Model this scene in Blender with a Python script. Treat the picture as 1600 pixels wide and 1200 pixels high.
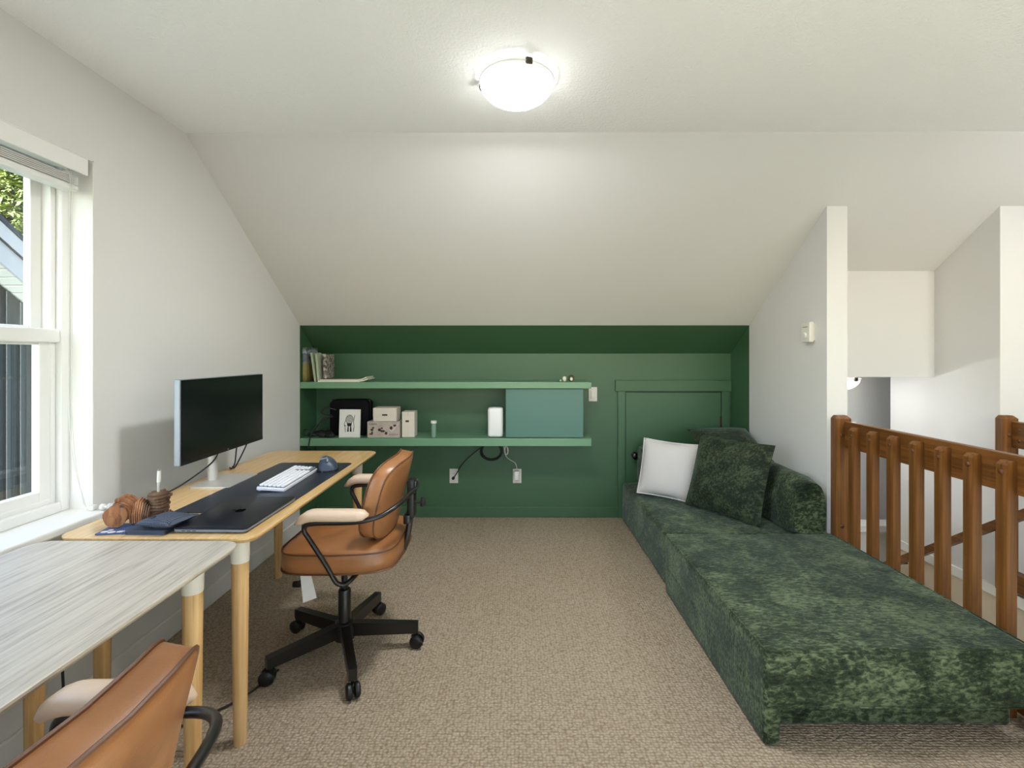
import bpy, bmesh, math, random
from mathutils import Vector, Matrix, Euler
random.seed(7)
R = math.radians
scn = bpy.context.scene
for o in list(bpy.data.objects): bpy.data.objects.remove(o)
C = scn.collection

# ------------------------------------------------------------------ camera
CAMH = 1.317
cam = bpy.data.cameras.new('camera'); camo = bpy.data.objects.new('camera', cam); C.objects.link(camo)
cam.sensor_width = 36; cam.lens = 745/1600*36; cam.shift_y = -45/1600; cam.clip_start = 0.02; cam.clip_end = 200
camo.location = (0, 0, CAMH); camo.rotation_euler = (R(90), 0, R(0.25)); scn.camera = camo
# ------------------------------------------------------------------ world, sun, exposure
scn.view_settings.view_transform = 'Standard'; scn.view_settings.look = 'None'
scn.view_settings.gamma = 1; scn.view_settings.use_curve_mapping = False
scn.view_settings.exposure = 0.06
W = bpy.data.worlds.new('world'); scn.world = W; W.use_nodes = True
wn = W.node_tree; wn.nodes.clear()
sky = wn.nodes.new('ShaderNodeTexSky'); sky.sky_type = 'NISHITA'; sky.sun_disc = False
sky.sun_elevation = R(42); sky.sun_rotation = R(190)
bg = wn.nodes.new('ShaderNodeBackground'); bg.inputs['Strength'].default_value = 0.85
wo = wn.nodes.new('ShaderNodeOutputWorld')
wn.links.new(sky.outputs[0], bg.inputs[0]); wn.links.new(bg.outputs[0], wo.inputs[0])
sl = bpy.data.lights.new('sun', 'SUN'); sl.energy = 82.0; sl.angle = R(1); sl.color = (.68, .84, 1)
so = bpy.data.objects.new('sun', sl); C.objects.link(so)
so.rotation_euler = Vector((0.02, -0.835, 0.55)).to_track_quat('Z', 'Y').to_euler()
LAMP_MAIN, LAMP_RIGHT, LAMP_STAIR, LAMP_REAR_FILL = 28, 24, 7.5, 2
LAMPCOL = (.88, .94, 1.0)

def portal(name, loc, rot, sx, sy):
    l = bpy.data.lights.new(name, 'AREA'); l.shape = 'RECTANGLE'; l.size = sx; l.size_y = sy
    l.cycles.is_portal = True
    o = bpy.data.objects.new(name, l); C.objects.link(o); o.location = loc; o.rotation_euler = rot
portal('window_portal', (-1.86, .785, 1.39), (0, R(-90), 0), 1.36, 2.1)
portal('rear_window_portal', (1.5, -2.2, 1.52), (R(90), 0, 0), 4.0, 1.25)

# ------------------------------------------------------------------ materials
def lin(c):
    c = c/255
    return c/12.92 if c <= .04045 else ((c+.055)/1.055)**2.4
def rgb(r, g, b): return (lin(r), lin(g), lin(b), 1)
M = {}
class NT:
    def __init__(s, name):
        m = bpy.data.materials.new(name); m.use_nodes = True; s.m = m; s.t = m.node_tree; M[name] = m
        s.p = s.t.nodes['Principled BSDF']; s.out = s.t.nodes['Material Output']
    def n(s, typ, **kw):
        nd = s.t.nodes.new(typ)
        for k, v in kw.items():
            if k in nd.inputs.keys(): nd.inputs[k].default_value = v
            else: setattr(nd, k, v)
        return nd
    def l(s, a, b): s.t.links.new(a, b)
    def coord(s, scale=(1, 1, 1), rot=(0, 0, 0)):
        tc = s.n('ShaderNodeTexCoord'); mp = s.n('ShaderNodeMapping')
        mp.inputs['Scale'].default_value = scale; mp.inputs['Rotation'].default_value = rot
        s.l(tc.outputs['Object'], mp.inputs['Vector']); return mp.outputs[0]
    def noise(s, vec, scale, detail=4, rough=.55, dist=0):
        nd = s.n('ShaderNodeTexNoise'); s.l(vec, nd.inputs['Vector'])
        nd.inputs['Scale'].default_value = scale; nd.inputs['Detail'].default_value = detail
        nd.inputs['Roughness'].default_value = rough; nd.inputs['Distortion'].default_value = dist
        return nd.outputs['Fac']
    def ramp(s, fac, stops):
        r = s.n('ShaderNodeValToRGB'); e = r.color_ramp.elements
        while len(e) > 1: e.remove(e[0])
        e[0].position = stops[0][0]; e[0].color = stops[0][1]
        for p, c in stops[1:]:
            x = e.new(p); x.color = c
        s.l(fac, r.inputs[0]); return r.outputs[0]
    def bump(s, h, strength, dist):
        b = s.n('ShaderNodeBump'); b.inputs['Strength'].default_value = strength; b.inputs['Distance'].default_value = dist
        s.l(h, b.inputs['Height']); s.l(b.outputs[0], s.p.inputs['Normal']); return b
    def math(s, op, a, b):
        m = s.n('ShaderNodeMath', operation=op)
        for i, x in enumerate((a, b)):
            if isinstance(x, (int, float)): m.inputs[i].default_value = x
            else: s.l(x, m.inputs[i])
        return m.outputs[0]
def plain(name, col, rough=.5, metal=0, spec=.5, bump=None, vary=0, **kw):
    t = NT(name); p = t.p
    p.inputs['Base Color'].default_value = col; p.inputs['Roughness'].default_value = rough
    p.inputs['Metallic'].default_value = metal; p.inputs['Specular IOR Level'].default_value = spec
    for k, v in kw.items(): p.inputs[k.replace('_', ' ')].default_value = v
    v = None
    if vary or bump:
        v = t.coord()
    if vary:
        f = t.noise(v, 12, 3)
        t.l(t.ramp(f, [(.3, tuple(c*(1-vary) for c in col[:3])+(1,)), (.7, tuple(min(1, c*(1+vary)) for c in col[:3])+(1,))]), p.inputs['Base Color'])
    if bump:
        t.bump(t.noise(v, bump[0], 3), bump[1], bump[2])
    return t.m
plain('wall_paint', rgb(220, 218, 215), .75, spec=.3, bump=(220, .08, .001))
plain('ceiling_paint', rgb(243, 242, 240), .85, spec=.2, bump=(95, .55, .006))
plain('slope_paint', rgb(220, 218, 215), .8, spec=.25, bump=(200, .1, .001))
plain('trim_white', rgb(232, 230, 225), .4)
plain('vinyl_white', rgb(236, 235, 231), .35)
plain('green_paint', rgb(62, 97, 67), .45, spec=.55, bump=(160, .08, .001))
plain('green_satin', rgb(106, 146, 114), .36, spec=.6)
plain('cabinet_sky_tint', rgb(68, 112, 102), .36, spec=.6)  # green paint with the blue window light painted into its colour
plain('beige_paint', rgb(206, 192, 170), .8)
plain('black_metal', rgb(18, 16, 15), .32, 0, .6)
plain('black_plastic', rgb(14, 14, 14), .45)
plain('cable_black', rgb(14, 12, 11), .5)
plain('cable_white', rgb(215, 213, 208), .5)
plain('case_black', rgb(9, 9, 9), .8, spec=.2)
plain('silver', rgb(140, 148, 158), .45, .6)
plain('silver_satin', rgb(205, 202, 196), .45, .5)
plain('screen', rgb(9, 10, 11), .22, spec=.5)
plain('laptop_dark', rgb(30, 34, 44), .36, .5)
plain('laptop_side', rgb(124, 132, 146), .42, .25)
plain('logo_black', rgb(6, 6, 7), .12, .3)
plain('mat_black', rgb(30, 37, 50), .36, spec=.5, bump=(400, .15, .0005))  # black mat, sheen of the window sky put into the base as blue
plain('key_white', rgb(232, 232, 236), .45)
plain('keyboard_case', rgb(222, 222, 228), .4)
plain('key_gap', rgb(70, 72, 80), .7)
plain('mouse_blue', rgb(52, 66, 84), .42)
plain('mouse_top', rgb(140, 146, 152), .35, .4)
plain('notebook_blue', rgb(60, 68, 84), .7, bump=(300, .2, .001))
plain('white_plastic', rgb(226, 222, 214), .4)
plain('white_ivory', rgb(222, 214, 203), .4)
plain('router_white', rgb(232, 230, 230), .35)
plain('carton_white', rgb(214, 204, 190), .7)
plain('carton_grey', rgb(178, 164, 152), .7, vary=.12)
plain('carton_pale', rgb(200, 188, 176), .7)
plain('print_dark', rgb(52, 40, 34), .7)
plain('print_brown', rgb(66, 44, 30), .6)
plain('print_mid', rgb(120, 108, 100), .7)
plain('canvas_white', rgb(226, 222, 214), .8, bump=(500, .2, .0005))
plain('ink', rgb(26, 22, 22), .8)
plain('paper', rgb(226, 222, 204), .8)
plain('page_green', rgb(176, 184, 156), .8)
plain('tube_glass', rgb(120, 150, 132), .15, spec=.7)
plain('brass_dark', rgb(78, 60, 34), .4, .6)
plain('ivory', rgb(214, 212, 196), .5)
plain('knob_black', rgb(14, 10, 11), .15, .3, .7)
plain('bronze', rgb(70, 62, 50), .4, .7)
plain('steel_white', rgb(226, 220, 210), .45)
plain('tag_white', rgb(232, 230, 224), .8)
plain('card_blue', rgb(64, 80, 122), .5)
plain('plug_wood', rgb(92, 50, 22), .45)
plain('roof_shingle', rgb(40, 42, 46), .9)
plain('fascia_grey', rgb(172, 164, 158), .6)
plain('soffit_cream', rgb(206, 200, 184), .7)
plain('siding_dark', rgb(60, 58, 54), .7, vary=.15)
plain('batten_dark', rgb(72, 70, 64), .7)
plain('bark', rgb(70, 52, 40), .9)
plain('ground_green', rgb(70, 72, 58), .95, vary=.2)
plain('leaf_yellow', rgb(112, 118, 52), .6, vary=.25)
plain('leaf_dark', rgb(34, 58, 36), .6, vary=.3)
plain('pillow_white', rgb(214, 208, 204), .85, bump=(260, .12, .001), Sheen_Weight=.2)
plain('socket_dark', rgb(60, 54, 50), .6)

def leather(name, c0, c1):
    t = NT(name); v = t.coord()
    t.l(t.ramp(t.noise(v, 7, 3), [(.3, c0), (.7, c1)]), t.p.inputs['Base Color'])
    t.p.inputs['Roughness'].default_value = .36; t.p.inputs['Specular IOR Level'].default_value = .6
    t.bump(t.math('ADD', t.math('MULTIPLY', t.noise(v, 240, 2), .35), t.noise(v, 28, 4, .6, .6)), .22, .003)
leather('leather_tan', rgb(142, 92, 52), rgb(160, 108, 66))
leather('leather_sheen', rgb(206, 178, 152), rgb(214, 188, 164))  # same tan leather, window sheen painted in as a paler colour
plain('piping_dark', rgb(96, 58, 32), .5)

def wood(name, cs, axis, scale=1.0, rough=.5, fine=90, bumps=.12, spec=.4):
    t = NT(name); sc = [26*scale]*3; sc[axis] = 1.3*scale
    v = t.coord(tuple(sc)); f = t.noise(v, 1.0, 5, .6, .4)
    sc2 = [fine*scale]*3; sc2[axis] = 2.2*scale
    f2 = t.noise(t.coord(tuple(sc2)), 1.0, 3, .6)
    f3 = t.math('ADD', t.math('MULTIPLY', f, .6), t.math('MULTIPLY', f2, .4))
    t.l(t.ramp(f3, [(.36, cs[0]), (.5, cs[1]), (.62, cs[2])]), t.p.inputs['Base Color'])
    t.p.inputs['Roughness'].default_value = rough; t.p.inputs['Specular IOR Level'].default_value = spec
    t.bump(f2, bumps, .001)
wood('bamboo_top', [rgb(198, 154, 96), rgb(215, 177, 120), rgb(223, 190, 138)], 1, scale=2, rough=.3, spec=.8)
wood('bamboo_sheen', [rgb(158, 148, 134), rgb(192, 182, 167), rgb(202, 193, 178)], 1, scale=3.2, rough=.36, spec=.55, fine=70)  # same bamboo as the far desk, window sheen painted in as grey
wood('bamboo_leg', [rgb(178, 134, 80), rgb(206, 166, 112), rgb(220, 184, 132)], 2, rough=.5)
wood('rail_wood_z', [rgb(80, 46, 18), rgb(112, 70, 30), rgb(138, 90, 44)], 2, rough=.42)
wood('rail_wood_y', [rgb(80, 46, 18), rgb(110, 68, 28), rgb(134, 86, 40)], 1, rough=.42)
wood('model_wood', [rgb(120, 76, 46), rgb(160, 108, 72), rgb(182, 130, 92)], 2, rough=.7)
wood('model_dark', [rgb(70, 48, 34), rgb(104, 76, 56), rgb(126, 98, 74)], 2, rough=.7)

def carpet():
    t = NT('carpet')
    v = t.coord((78, 94, 78))
    wv = t.noise(t.coord((1, 1, 1)), 60, 2)
    mx = t.n('ShaderNodeVectorMath', operation='ADD'); t.l(v, mx.inputs[0])
    cb = t.n('ShaderNodeCombineXYZ'); t.l(t.math('MULTIPLY', wv, 1.2), cb.inputs[0]); t.l(cb.outputs[0], mx.inputs[1])
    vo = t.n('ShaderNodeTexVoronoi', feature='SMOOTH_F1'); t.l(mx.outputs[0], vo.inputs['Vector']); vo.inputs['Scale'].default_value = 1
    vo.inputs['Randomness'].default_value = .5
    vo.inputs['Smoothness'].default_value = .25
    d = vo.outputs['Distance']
    big = t.noise(t.coord(), 2.2, 3)
    fine = t.noise(t.coord(), 300, 2)
    col = t.n('ShaderNodeMix', data_type='RGBA'); t.l(big, col.inputs[0])
    col.inputs[6].default_value = rgb(180, 163, 140); col.inputs[7].default_value = rgb(190, 175, 156)
    c2 = t.n('ShaderNodeMix', data_type='RGBA', blend_type='MULTIPLY'); c2.inputs[0].default_value = 1
    t.l(col.outputs[2], c2.inputs[6])
    t.l(t.ramp(d, [(.28, (1, 1, 1, 1)), (.76, (.56, .52, .47, 1))]), c2.inputs[7])  # shade in the gaps between loops painted into the colour
    t.l(c2.outputs[2], t.p.inputs['Base Color'])
    t.p.inputs['Roughness'].default_value = .95; t.p.inputs['Specular IOR Level'].default_value = .1
    h = t.math('ADD', t.math('MULTIPLY', d, -1), t.math('MULTIPLY', fine, .2))
    t.bump(h, 1.0, .008)
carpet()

def velvet(name, dark, mid, light, big=5.5, rotz=.5):
    t = NT(name)
    v = t.coord((1, 1, 1), (0, 0, rotz))
    a = t.noise(v, big, 5, .65, .8)
    b = t.noise(t.coord((24, 70, 46), (.2, .3, rotz)), 1.6, 5, .65, .5)
    f = t.math('ADD', t.math('MULTIPLY', a, .42), t.math('MULTIPLY', b, .58))
    t.l(t.ramp(f, [(.38, dark), (.49, mid), (.61, light)]), t.p.inputs['Base Color'])
    t.p.inputs['Roughness'].default_value = .75; t.p.inputs['Specular IOR Level'].default_value = .25
    t.p.inputs['Sheen Weight'].default_value = .3; t.p.inputs['Sheen Roughness'].default_value = .35
    t.p.inputs['Sheen Tint'].default_value = (.6, .78, .74, 1)
    t.bump(f, .5, .012)
velvet('velvet', rgb(17, 24, 13), rgb(46, 58, 37), rgb(108, 120, 88))
velvet('velvet_pillow', rgb(16, 22, 13), rgb(34, 43, 28), rgb(74, 84, 58), 9, 1.2)

def woven(name, c0, c1):
    t = NT(name); v = t.coord((240, 240, 240), (0, 0, .78))
    ck = t.n('ShaderNodeTexChecker'); t.l(v, ck.inputs['Vector']); ck.inputs['Scale'].default_value = 1
    ck.inputs['Color1'].default_value = c0; ck.inputs['Color2'].default_value = c1
    t.l(ck.outputs[0], t.p.inputs['Base Color']); t.p.inputs['Roughness'].default_value = .85
woven('woven_blue', rgb(22, 28, 40), rgb(84, 92, 108))

def glass():
    t = NT('window_glass'); t.t.nodes.remove(t.p)
    a = t.n('ShaderNodeBsdfTransparent'); a.inputs[0].default_value = (.95, .97, .96, 1)
    g = t.n('ShaderNodeBsdfGlossy'); g.inputs['Roughness'].default_value = .02
    mx = t.n('ShaderNodeMixShader'); mx.inputs[0].default_value = .06
    t.l(a.outputs[0], mx.inputs[1]); t.l(g.outputs[0], mx.inputs[2]); t.l(mx.outputs[0], t.out.inputs[0])
    t = NT('frosted_glass'); t.t.nodes.remove(t.p)
    a = t.n('ShaderNodeBsdfTransparent'); a.inputs[0].default_value = (1, .97, .93, 1)
    d = t.n('ShaderNodeBsdfTranslucent'); d.inputs[0].default_value = (.95, .92, .88, 1)
    g = t.n('ShaderNodeBsdfGlossy'); g.inputs['Roughness'].default_value = .12
    m1 = t.n('ShaderNodeMixShader'); m1.inputs[0].default_value = .12
    m2 = t.n('ShaderNodeMixShader'); m2.inputs[0].default_value = .07
    t.l(a.outputs[0], m1.inputs[1]); t.l(d.outputs[0], m1.inputs[2])
    t.l(m1.outputs[0], m2.inputs[1]); t.l(g.outputs[0], m2.inputs[2]); t.l(m2.outputs[0], t.out.inputs[0])
    t = NT('bulb_glow'); t.p.inputs['Base Color'].default_value = (.9, .88, .84, 1)
    t.p.inputs['Emission Color'].default_value = (1, .95, .88, 1); t.p.inputs['Emission Strength'].default_value = 3.0
glass()

# ------------------------------------------------------------------ mesh helpers
class MB:
    def __init__(s): s.v = []; s.f = []
    def add(s, vs, fs):
        n = len(s.v); s.v += [Vector(x) for x in vs]; s.f += [[i+n for i in f] for f in fs]; return s
    def box(s, x0, x1, y0, y1, z0, z1):
        vs = [(x, y, z) for z in (z0, z1) for y in (y0, y1) for x in (x0, x1)]
        return s.add(vs, [(0, 2, 3, 1), (4, 5, 7, 6), (0, 1, 5, 4), (2, 6, 7, 3), (0, 4, 6, 2), (1, 3, 7, 5)])
    def bbox(s, x0, x1, y0, y1, z0, z1, r=.004, seg=2):
        bm = bmesh.new(); bmesh.ops.create_cube(bm, size=1)
        for v in bm.verts:
            v.co = Vector(((x0+x1)/2+v.co.x*(x1-x0), (y0+y1)/2+v.co.y*(y1-y0), (z0+z1)/2+v.co.z*(z1-z0)))
        r = min(r, .49*min(abs(x1-x0), abs(y1-y0), abs(z1-z0)))
        bmesh.ops.bevel(bm, geom=list(bm.edges), offset=r, segments=seg, affect='EDGES', profile=.5)
        bm.verts.index_update(); s.add([v.co.copy() for v in bm.verts], [[v.index for v in f.verts] for f in bm.faces]); bm.free(); return s
    def prism(s, pts, axis, a, b):
        """polygon pts (2D) extruded along axis from a to b; 2D coords fill the other axes in order"""
        def P(p, t):
            q = list(p); q.insert(axis, t); return q
        n = len(pts); vs = [P(p, a) for p in pts]+[P(p, b) for p in pts]
        fs = [list(range(n)), list(range(2*n-1, n-1, -1))]+[(i, i+n, (i+1) % n+n, (i+1) % n) for i in range(n)]
        return s.add(vs, fs)
    def loft(s, rings, cap=True, close=True):
        n = len(rings[0]); vs = [p for r in rings for p in r]; fs = []
        for k in range(len(rings)-1):
            for i in range(n if close else n-1):
                j = (i+1) % n; fs.append((k*n+i, k*n+j, (k+1)*n+j, (k+1)*n+i))
        if cap:
            fs.append(list(range(n-1, -1, -1))); fs.append([(len(rings)-1)*n+i for i in range(n)])
        return s.add(vs, fs)
    def lathe(s, prof, c=(0, 0, 0), n=20, axis='Z'):
        rings = []
        for r, z in prof:
            ring = []
            for i in range(n):
                a = 2*math.pi*i/n; p = (r*math.cos(a), r*math.sin(a), z)
                if axis == 'X': p = (p[2], p[0], p[1])
                if axis == 'Y': p = (p[1], p[2], p[0])
                ring.append((c[0]+p[0], c[1]+p[1], c[2]+p[2]))
            rings.append(ring)
        return s.loft(rings)
    def cyl(s, p, q, r0, r1=None, n=12):
        return s.tube([p, q], [r0, r0 if r1 is None else r1], n)
    def tube(s, pts, r, n=8, closed=False):
        pts = [Vector(p) for p in pts]; m = len(pts)
        rr = r if isinstance(r, (list, tuple)) else [r]*m
        rings = []; up = None
        for i, p in enumerate(pts):
            if closed: t = pts[(i+1) % m]-pts[i-1]
            else: t = pts[min(i+1, m-1)]-pts[max(i-1, 0)]
            t.normalize()
            if up is None:
                up = Vector((0, 0, 1)) if abs(t.z) < .9 else Vector((1, 0, 0))
            a = up - t*up.dot(t)
            if a.length < 1e-6: a = t.orthogonal()
            a.normalize(); b = t.cross(a); up = a
            rings.append([p+(a*math.cos(2*math.pi*k/n)+b*math.sin(2*math.pi*k/n))*rr[i] for k in range(n)])
        if closed: rings.append(rings[0]); return s.loft(rings, cap=False)
        return s.loft(rings)
    def sphere(s, c, r, n=14, m=8, sc=(1, 1, 1)):
        rings = []
        for k in range(1, m):
            a = math.pi*k/m
            rings.append([(c[0]+sc[0]*r*math.sin(a)*math.cos(2*math.pi*i/n), c[1]+sc[1]*r*math.sin(a)*math.sin(2*math.pi*i/n), c[2]-sc[2]*r*math.cos(a)) for i in range(n)])
        return s.loft(rings)
    def xf(s, mat):
        s.v = [mat @ v for v in s.v]; return s
    def build(s, name, mat, parent=None, smooth=False, ang=40, kind=None):
        me = bpy.data.meshes.new(name); me.from_pydata([tuple(v) for v in s.v], [], s.f); me.update()
        bm = bmesh.new(); bm.from_mesh(me); bmesh.ops.recalc_face_normals(bm, faces=bm.faces); bm.to_mesh(me); bm.free()
        me.materials.append(M[mat])
        if smooth:
            for p in me.polygons: p.use_smooth = True
            me.set_sharp_from_angle(angle=R(ang))
        o = bpy.data.objects.new(name, me); C.objects.link(o)
        if parent: o.parent = parent
        if kind: o['kind'] = kind
        return o
def tag(o, label, cat, group=None):
    o['label'] = label; o['category'] = cat
    if group: o['group'] = group
    return o
def thing(name, label, cat, loc=(0, 0, 0), rz=0, group=None):
    o = bpy.data.objects.new(name, None); C.objects.link(o); o.empty_display_size = .05
    o.location = loc; o.rotation_euler = (0, 0, rz); return tag(o, label, cat, group)
def struct(o, label=None):
    o['kind'] = 'structure'
    if label: o['label'] = label
    return o
def sroot(name, loc=(0, 0, 0)):
    o = bpy.data.objects.new(name, None); C.objects.link(o); o.location = loc; o['kind'] = 'structure'; return o
def copy_tree(o, parent=None):
    c = o.copy(); C.objects.link(c); c.parent = parent
    for ch in list(o.children): copy_tree(ch, c)
    return c
def smooth_path(pts, sub=6):
    pts = [Vector(p) for p in pts]; out = []
    for i in range(len(pts)-1):
        p0 = pts[max(i-1, 0)]; p1 = pts[i]; p2 = pts[i+1]; p3 = pts[min(i+2, len(pts)-1)]
        for k in range(sub):
            t = k/sub
            out.append(.5*((2*p1)+(p2-p0)*t+(2*p0-5*p1+4*p2-p3)*t*t+(-p0+3*p1-3*p2+p3)*t**3))
    out.append(pts[-1]); return out
def rrect(x0, x1, y0, y1, r, n=6):
    pts = []
    for cx, cy, a0 in ((x1-r, y1-r, 0), (x0+r, y1-r, 90), (x0+r, y0+r, 180), (x1-r, y0+r, 270)):
        for k in range(n+1):
            a = R(a0+90*k/n); pts.append((cx+r*math.cos(a), cy+r*math.sin(a)))
    return pts
def text_mesh(name, body, size, mat, matrix, parent, extrude=.0004):
    cu = bpy.data.curves.new(name, 'FONT'); cu.body = body; cu.size = size; cu.extrude = extrude
    tmp = bpy.data.objects.new(name+'_tmp', cu); C.objects.link(tmp)
    bpy.context.view_layer.update()
    me = bpy.data.meshes.new_from_object(tmp); bpy.data.objects.remove(tmp)
    me.transform(matrix); me.materials.clear(); me.materials.append(M[mat])
    o = bpy.data.objects.new(name, me); C.objects.link(o); o.parent = parent; return o

# ------------------------------------------------------------------ key dimensions
XL, XR, YB, YP, CZ, YC = -1.61, 1.76, 3.88, 3.576, 2.405, 2.329
YW = 2.69                      # front edge of the partition walls
KZ = 1.33
SL = (CZ-KZ)/(YB-YC)
def sz(y): return CZ if y < YC else CZ-(y-YC)*SL
XP = 1.875; XS = 2.73; XE = 4.6; YR = -2.0

# ------------------------------------------------------------------ room shell
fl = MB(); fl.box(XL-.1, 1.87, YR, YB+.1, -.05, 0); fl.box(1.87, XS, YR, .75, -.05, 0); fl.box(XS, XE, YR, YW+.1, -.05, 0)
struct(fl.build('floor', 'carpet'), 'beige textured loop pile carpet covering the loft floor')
struct(MB().box(XL-.15, XE+.1, YR-.1, YC, CZ, CZ+.1).build('ceiling', 'ceiling_paint'), 'flat white textured ceiling')
def slope(x0, x1, y0, y1, name, mat, lab):
    m = MB().prism([(y0, sz(y0)), (y1, sz(y1)), (y1, sz(y1)+.1), (y0, sz(y0)+.1)], 0, x0, x1)
    return struct(m.build(name, mat), lab)
slope(XL-.1, XR, YC, YP, 'ceiling_slope', 'slope_paint', 'smooth white sloped ceiling above the green wall')
slope(XR, XE+.1, YC, YB+.1, 'ceiling_slope_stair', 'slope_paint', 'white sloped ceiling above the stairwell')
slope(XL-.1, XR, YP, YB+.1, 'ceiling_slope_green', 'green_paint', 'dark green painted lower band of the sloped ceiling')
struct(MB().box(XL-.1, XP, YB, YB+.1, 0, KZ+.05).build('wall_back', 'green_paint'), 'dark green painted knee wall behind the shelves')
WY0, WY1, WZ0, WZ1 = -.25, 1.82, .715, 2.06      # window opening
wl = MB()
XW = XL-.2
wl.box(XW, XL, YR, WY0, 0, CZ); wl.box(XW, XL, WY0, WY1, 0, WZ0); wl.box(XW, XL, WY0, WY1, WZ1, CZ)
wl.prism([(WY1, 0), (YP, 0), (YP, sz(YP)+.05), (YC, CZ+.05), (WY1, CZ+.05)], 0, XW, XL)
struct(wl.build('wall_left', 'wall_paint'), 'pale grey wall with the window')
struct(MB().prism([(YP, 0), (YB+.05, 0), (YB+.05, sz(YB)), (YP, sz(YP)+.05)], 0, XW, XL).build('wall_left_green', 'green_paint'), 'narrow green return of the left wall beside the shelves')
struct(MB().prism([(YW, 0), (YP, 0), (YP, sz(YP)+.03), (YW, sz(YW)+.03)], 0, XR, XP).build('wall_right', 'wall_paint'), 'pale grey partition wall between sofa and stairs')
struct(MB().prism([(YP, 0), (YB+.05, 0), (YB+.05, sz(YB)+.03), (YP, sz(YP)+.03)], 0, XR, XP).build('wall_right_green', 'green_paint'), 'narrow green return wall beside the access door')
# stairwell
struct(MB().box(XP, XS, 3.11, 3.2, 1.175, sz(3.11)+.03).build('wall_bulkhead', 'wall_paint'), 'white bulkhead wall over the stairs')
struct(MB().box(XP-.05, 4.3, 3.2, 4.5, 1.175, 1.26).build('ceiling_stair', 'slope_paint'), 'low ceiling over the lower stairs')
ws = MB().prism([(YW, -.045), (3.47, -.045), (3.47, 1.25), (3.2, 1.25), (3.2, sz(3.2)+.03), (YW, sz(YW)+.03)], 0, XS, XS+.12)
struct(ws.build('wall_stair', 'wall_paint'), 'white stairwell wall')
struct(MB().box(XS+.12, XE, YW, YW+.1, 0, sz(YW)+.03).build('wall_hall', 'wall_paint'), 'white wall facing the room right of the stairwell')
struct(MB().box(XS, XS+.12, .75, 3.47, -1.45, -.045).build('wall_stair_lower', 'beige_paint'), 'beige lower stairwell wall')
struct(MB().box(XR, 1.87, .75, 4.4, -1.45, -.05).build('wall_stair_left', 'beige_paint'), 'stairwell wall under the loft floor')
struct(MB().box(XP, 4.3, 3.86, 3.96, -1.45, 1.2).build('wall_stair_far', 'wall_paint'), 'far white wall at the bottom of the stairs')
struct(MB().box(4.3, 4.4, 2.8, 4.4, -1.45, 1.2).build('wall_lower_side', 'wall_paint'), 'side wall of the lower landing')
struct(MB().box(XS+.12, 4.4, 2.79, 2.89, -1.45, 1.2).build('wall_lower_near', 'wall_paint'), 'near wall of the lower landing')
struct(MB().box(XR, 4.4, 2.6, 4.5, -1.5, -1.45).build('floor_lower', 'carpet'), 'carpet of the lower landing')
struct(MB().box(XS-.012, XS, .75, 3.47, -.045, .012).build('trim_stair', 'trim_white'), 'white skirting strip along the stairwell wall')
struct(MB().box(1.87, XS, .7, .75, -1.45, -.05).build('wall_stair_near', 'wall_paint'), 'wall below the top of the stairs')
st = sroot('staircase'); st['label'] = 'carpeted stairs going down beside the railing'
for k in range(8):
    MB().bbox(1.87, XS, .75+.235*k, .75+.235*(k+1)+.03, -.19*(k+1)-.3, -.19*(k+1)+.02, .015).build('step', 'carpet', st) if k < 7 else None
struct(MB().box(2.86, 3.02, 3.62, 3.72, -1.45, -.0).bbox(2.0, 3.06, 3.6, 3.74, -.02, .035, .006).box(2.02, 2.86, 3.63, 3.71, -1.45, -.0).build('wall_pony', 'trim_white'), 'low white half wall with cap at the bottom of the stairs')
# far walls behind the camera
struct(MB().box(XE, XE+.1, YR, YW+.1, 0, CZ).build('wall_far_right', 'wall_paint'), 'white wall at the far right of the loft')
wr = MB(); wr.box(XL-.2, -.5, YR-.1, YR, 0, CZ); wr.box(3.5, XE, YR-.1, YR, 0, CZ); wr.box(-.5, 3.5, YR-.1, YR, 0, .9); wr.box(-.5, 3.5, YR-.1, YR, 2.15, CZ)
struct(wr.build('wall_rear', 'wall_paint'), 'wall behind the viewpoint with a wide window')
w2 = sroot('window_2', (1.5, YR-.05, .9)); w2['label'] = 'wide window in the wall behind the viewpoint'
m = MB(); m.box(-2, 2, -.04, .04, 0, .05); m.box(-2, 2, -.04, .04, 1.2, 1.25)
for x in (-2, -.025, 1.95): m.box(x, x+.05, -.04, .04, .05, 1.2)
m.build('window_frame', 'vinyl_white', w2)
for x in (-1.95, .025): MB().box(x, x+(1.925), -.003, .003, .05, 1.2).build('pane', 'window_glass', w2)
# baseboards
struct(MB().bbox(XL, XL+.014, YR, YP, 0, .1, .004).build('baseboard_left', 'trim_white'), 'white baseboard under the desks')
struct(MB().bbox(XL, .9, YB-.014, YB, 0, .085, .004).build('baseboard_back', 'green_paint'), 'green baseboard along the knee wall')

# ------------------------------------------------------------------ window 1 (left wall)
w1 = sroot('window_1'); w1['label'] = 'white vinyl window with raised blind in the left wall'
XF = -1.70
def jamb(m, x0, x1, y0, y1, z0, z1, t):
    m.bbox(x0, x1, y1-t, y1, z0, z1, .003); m.bbox(x0, x1, y0, y0+t, z0, z1, .003)
    m.bbox(x0, x1, y0+t, y1-t, z1-t, z1, .003); m.bbox(x0, x1, y0+t, y1-t, z0, z0+t, .003)
m = MB(); jamb(m, -1.80, XF, WY0, WY1, WZ0+.015, WZ1, .036); m.build('window_frame', 'vinyl_white', w1)
m = MB(); jamb(m, -1.78, XF-.022, WY0+.036, WY1-.036, WZ0+.05, WZ1-.036, .02); m.build('frame_stop', 'vinyl_white', w1)
m = MB(); jamb(m, -1.755, -1.725, WY0+.056, WY1-.05, WZ0+.06, 1.40, .045); m.build('lower_sash', 'vinyl_white', w1)
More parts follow.
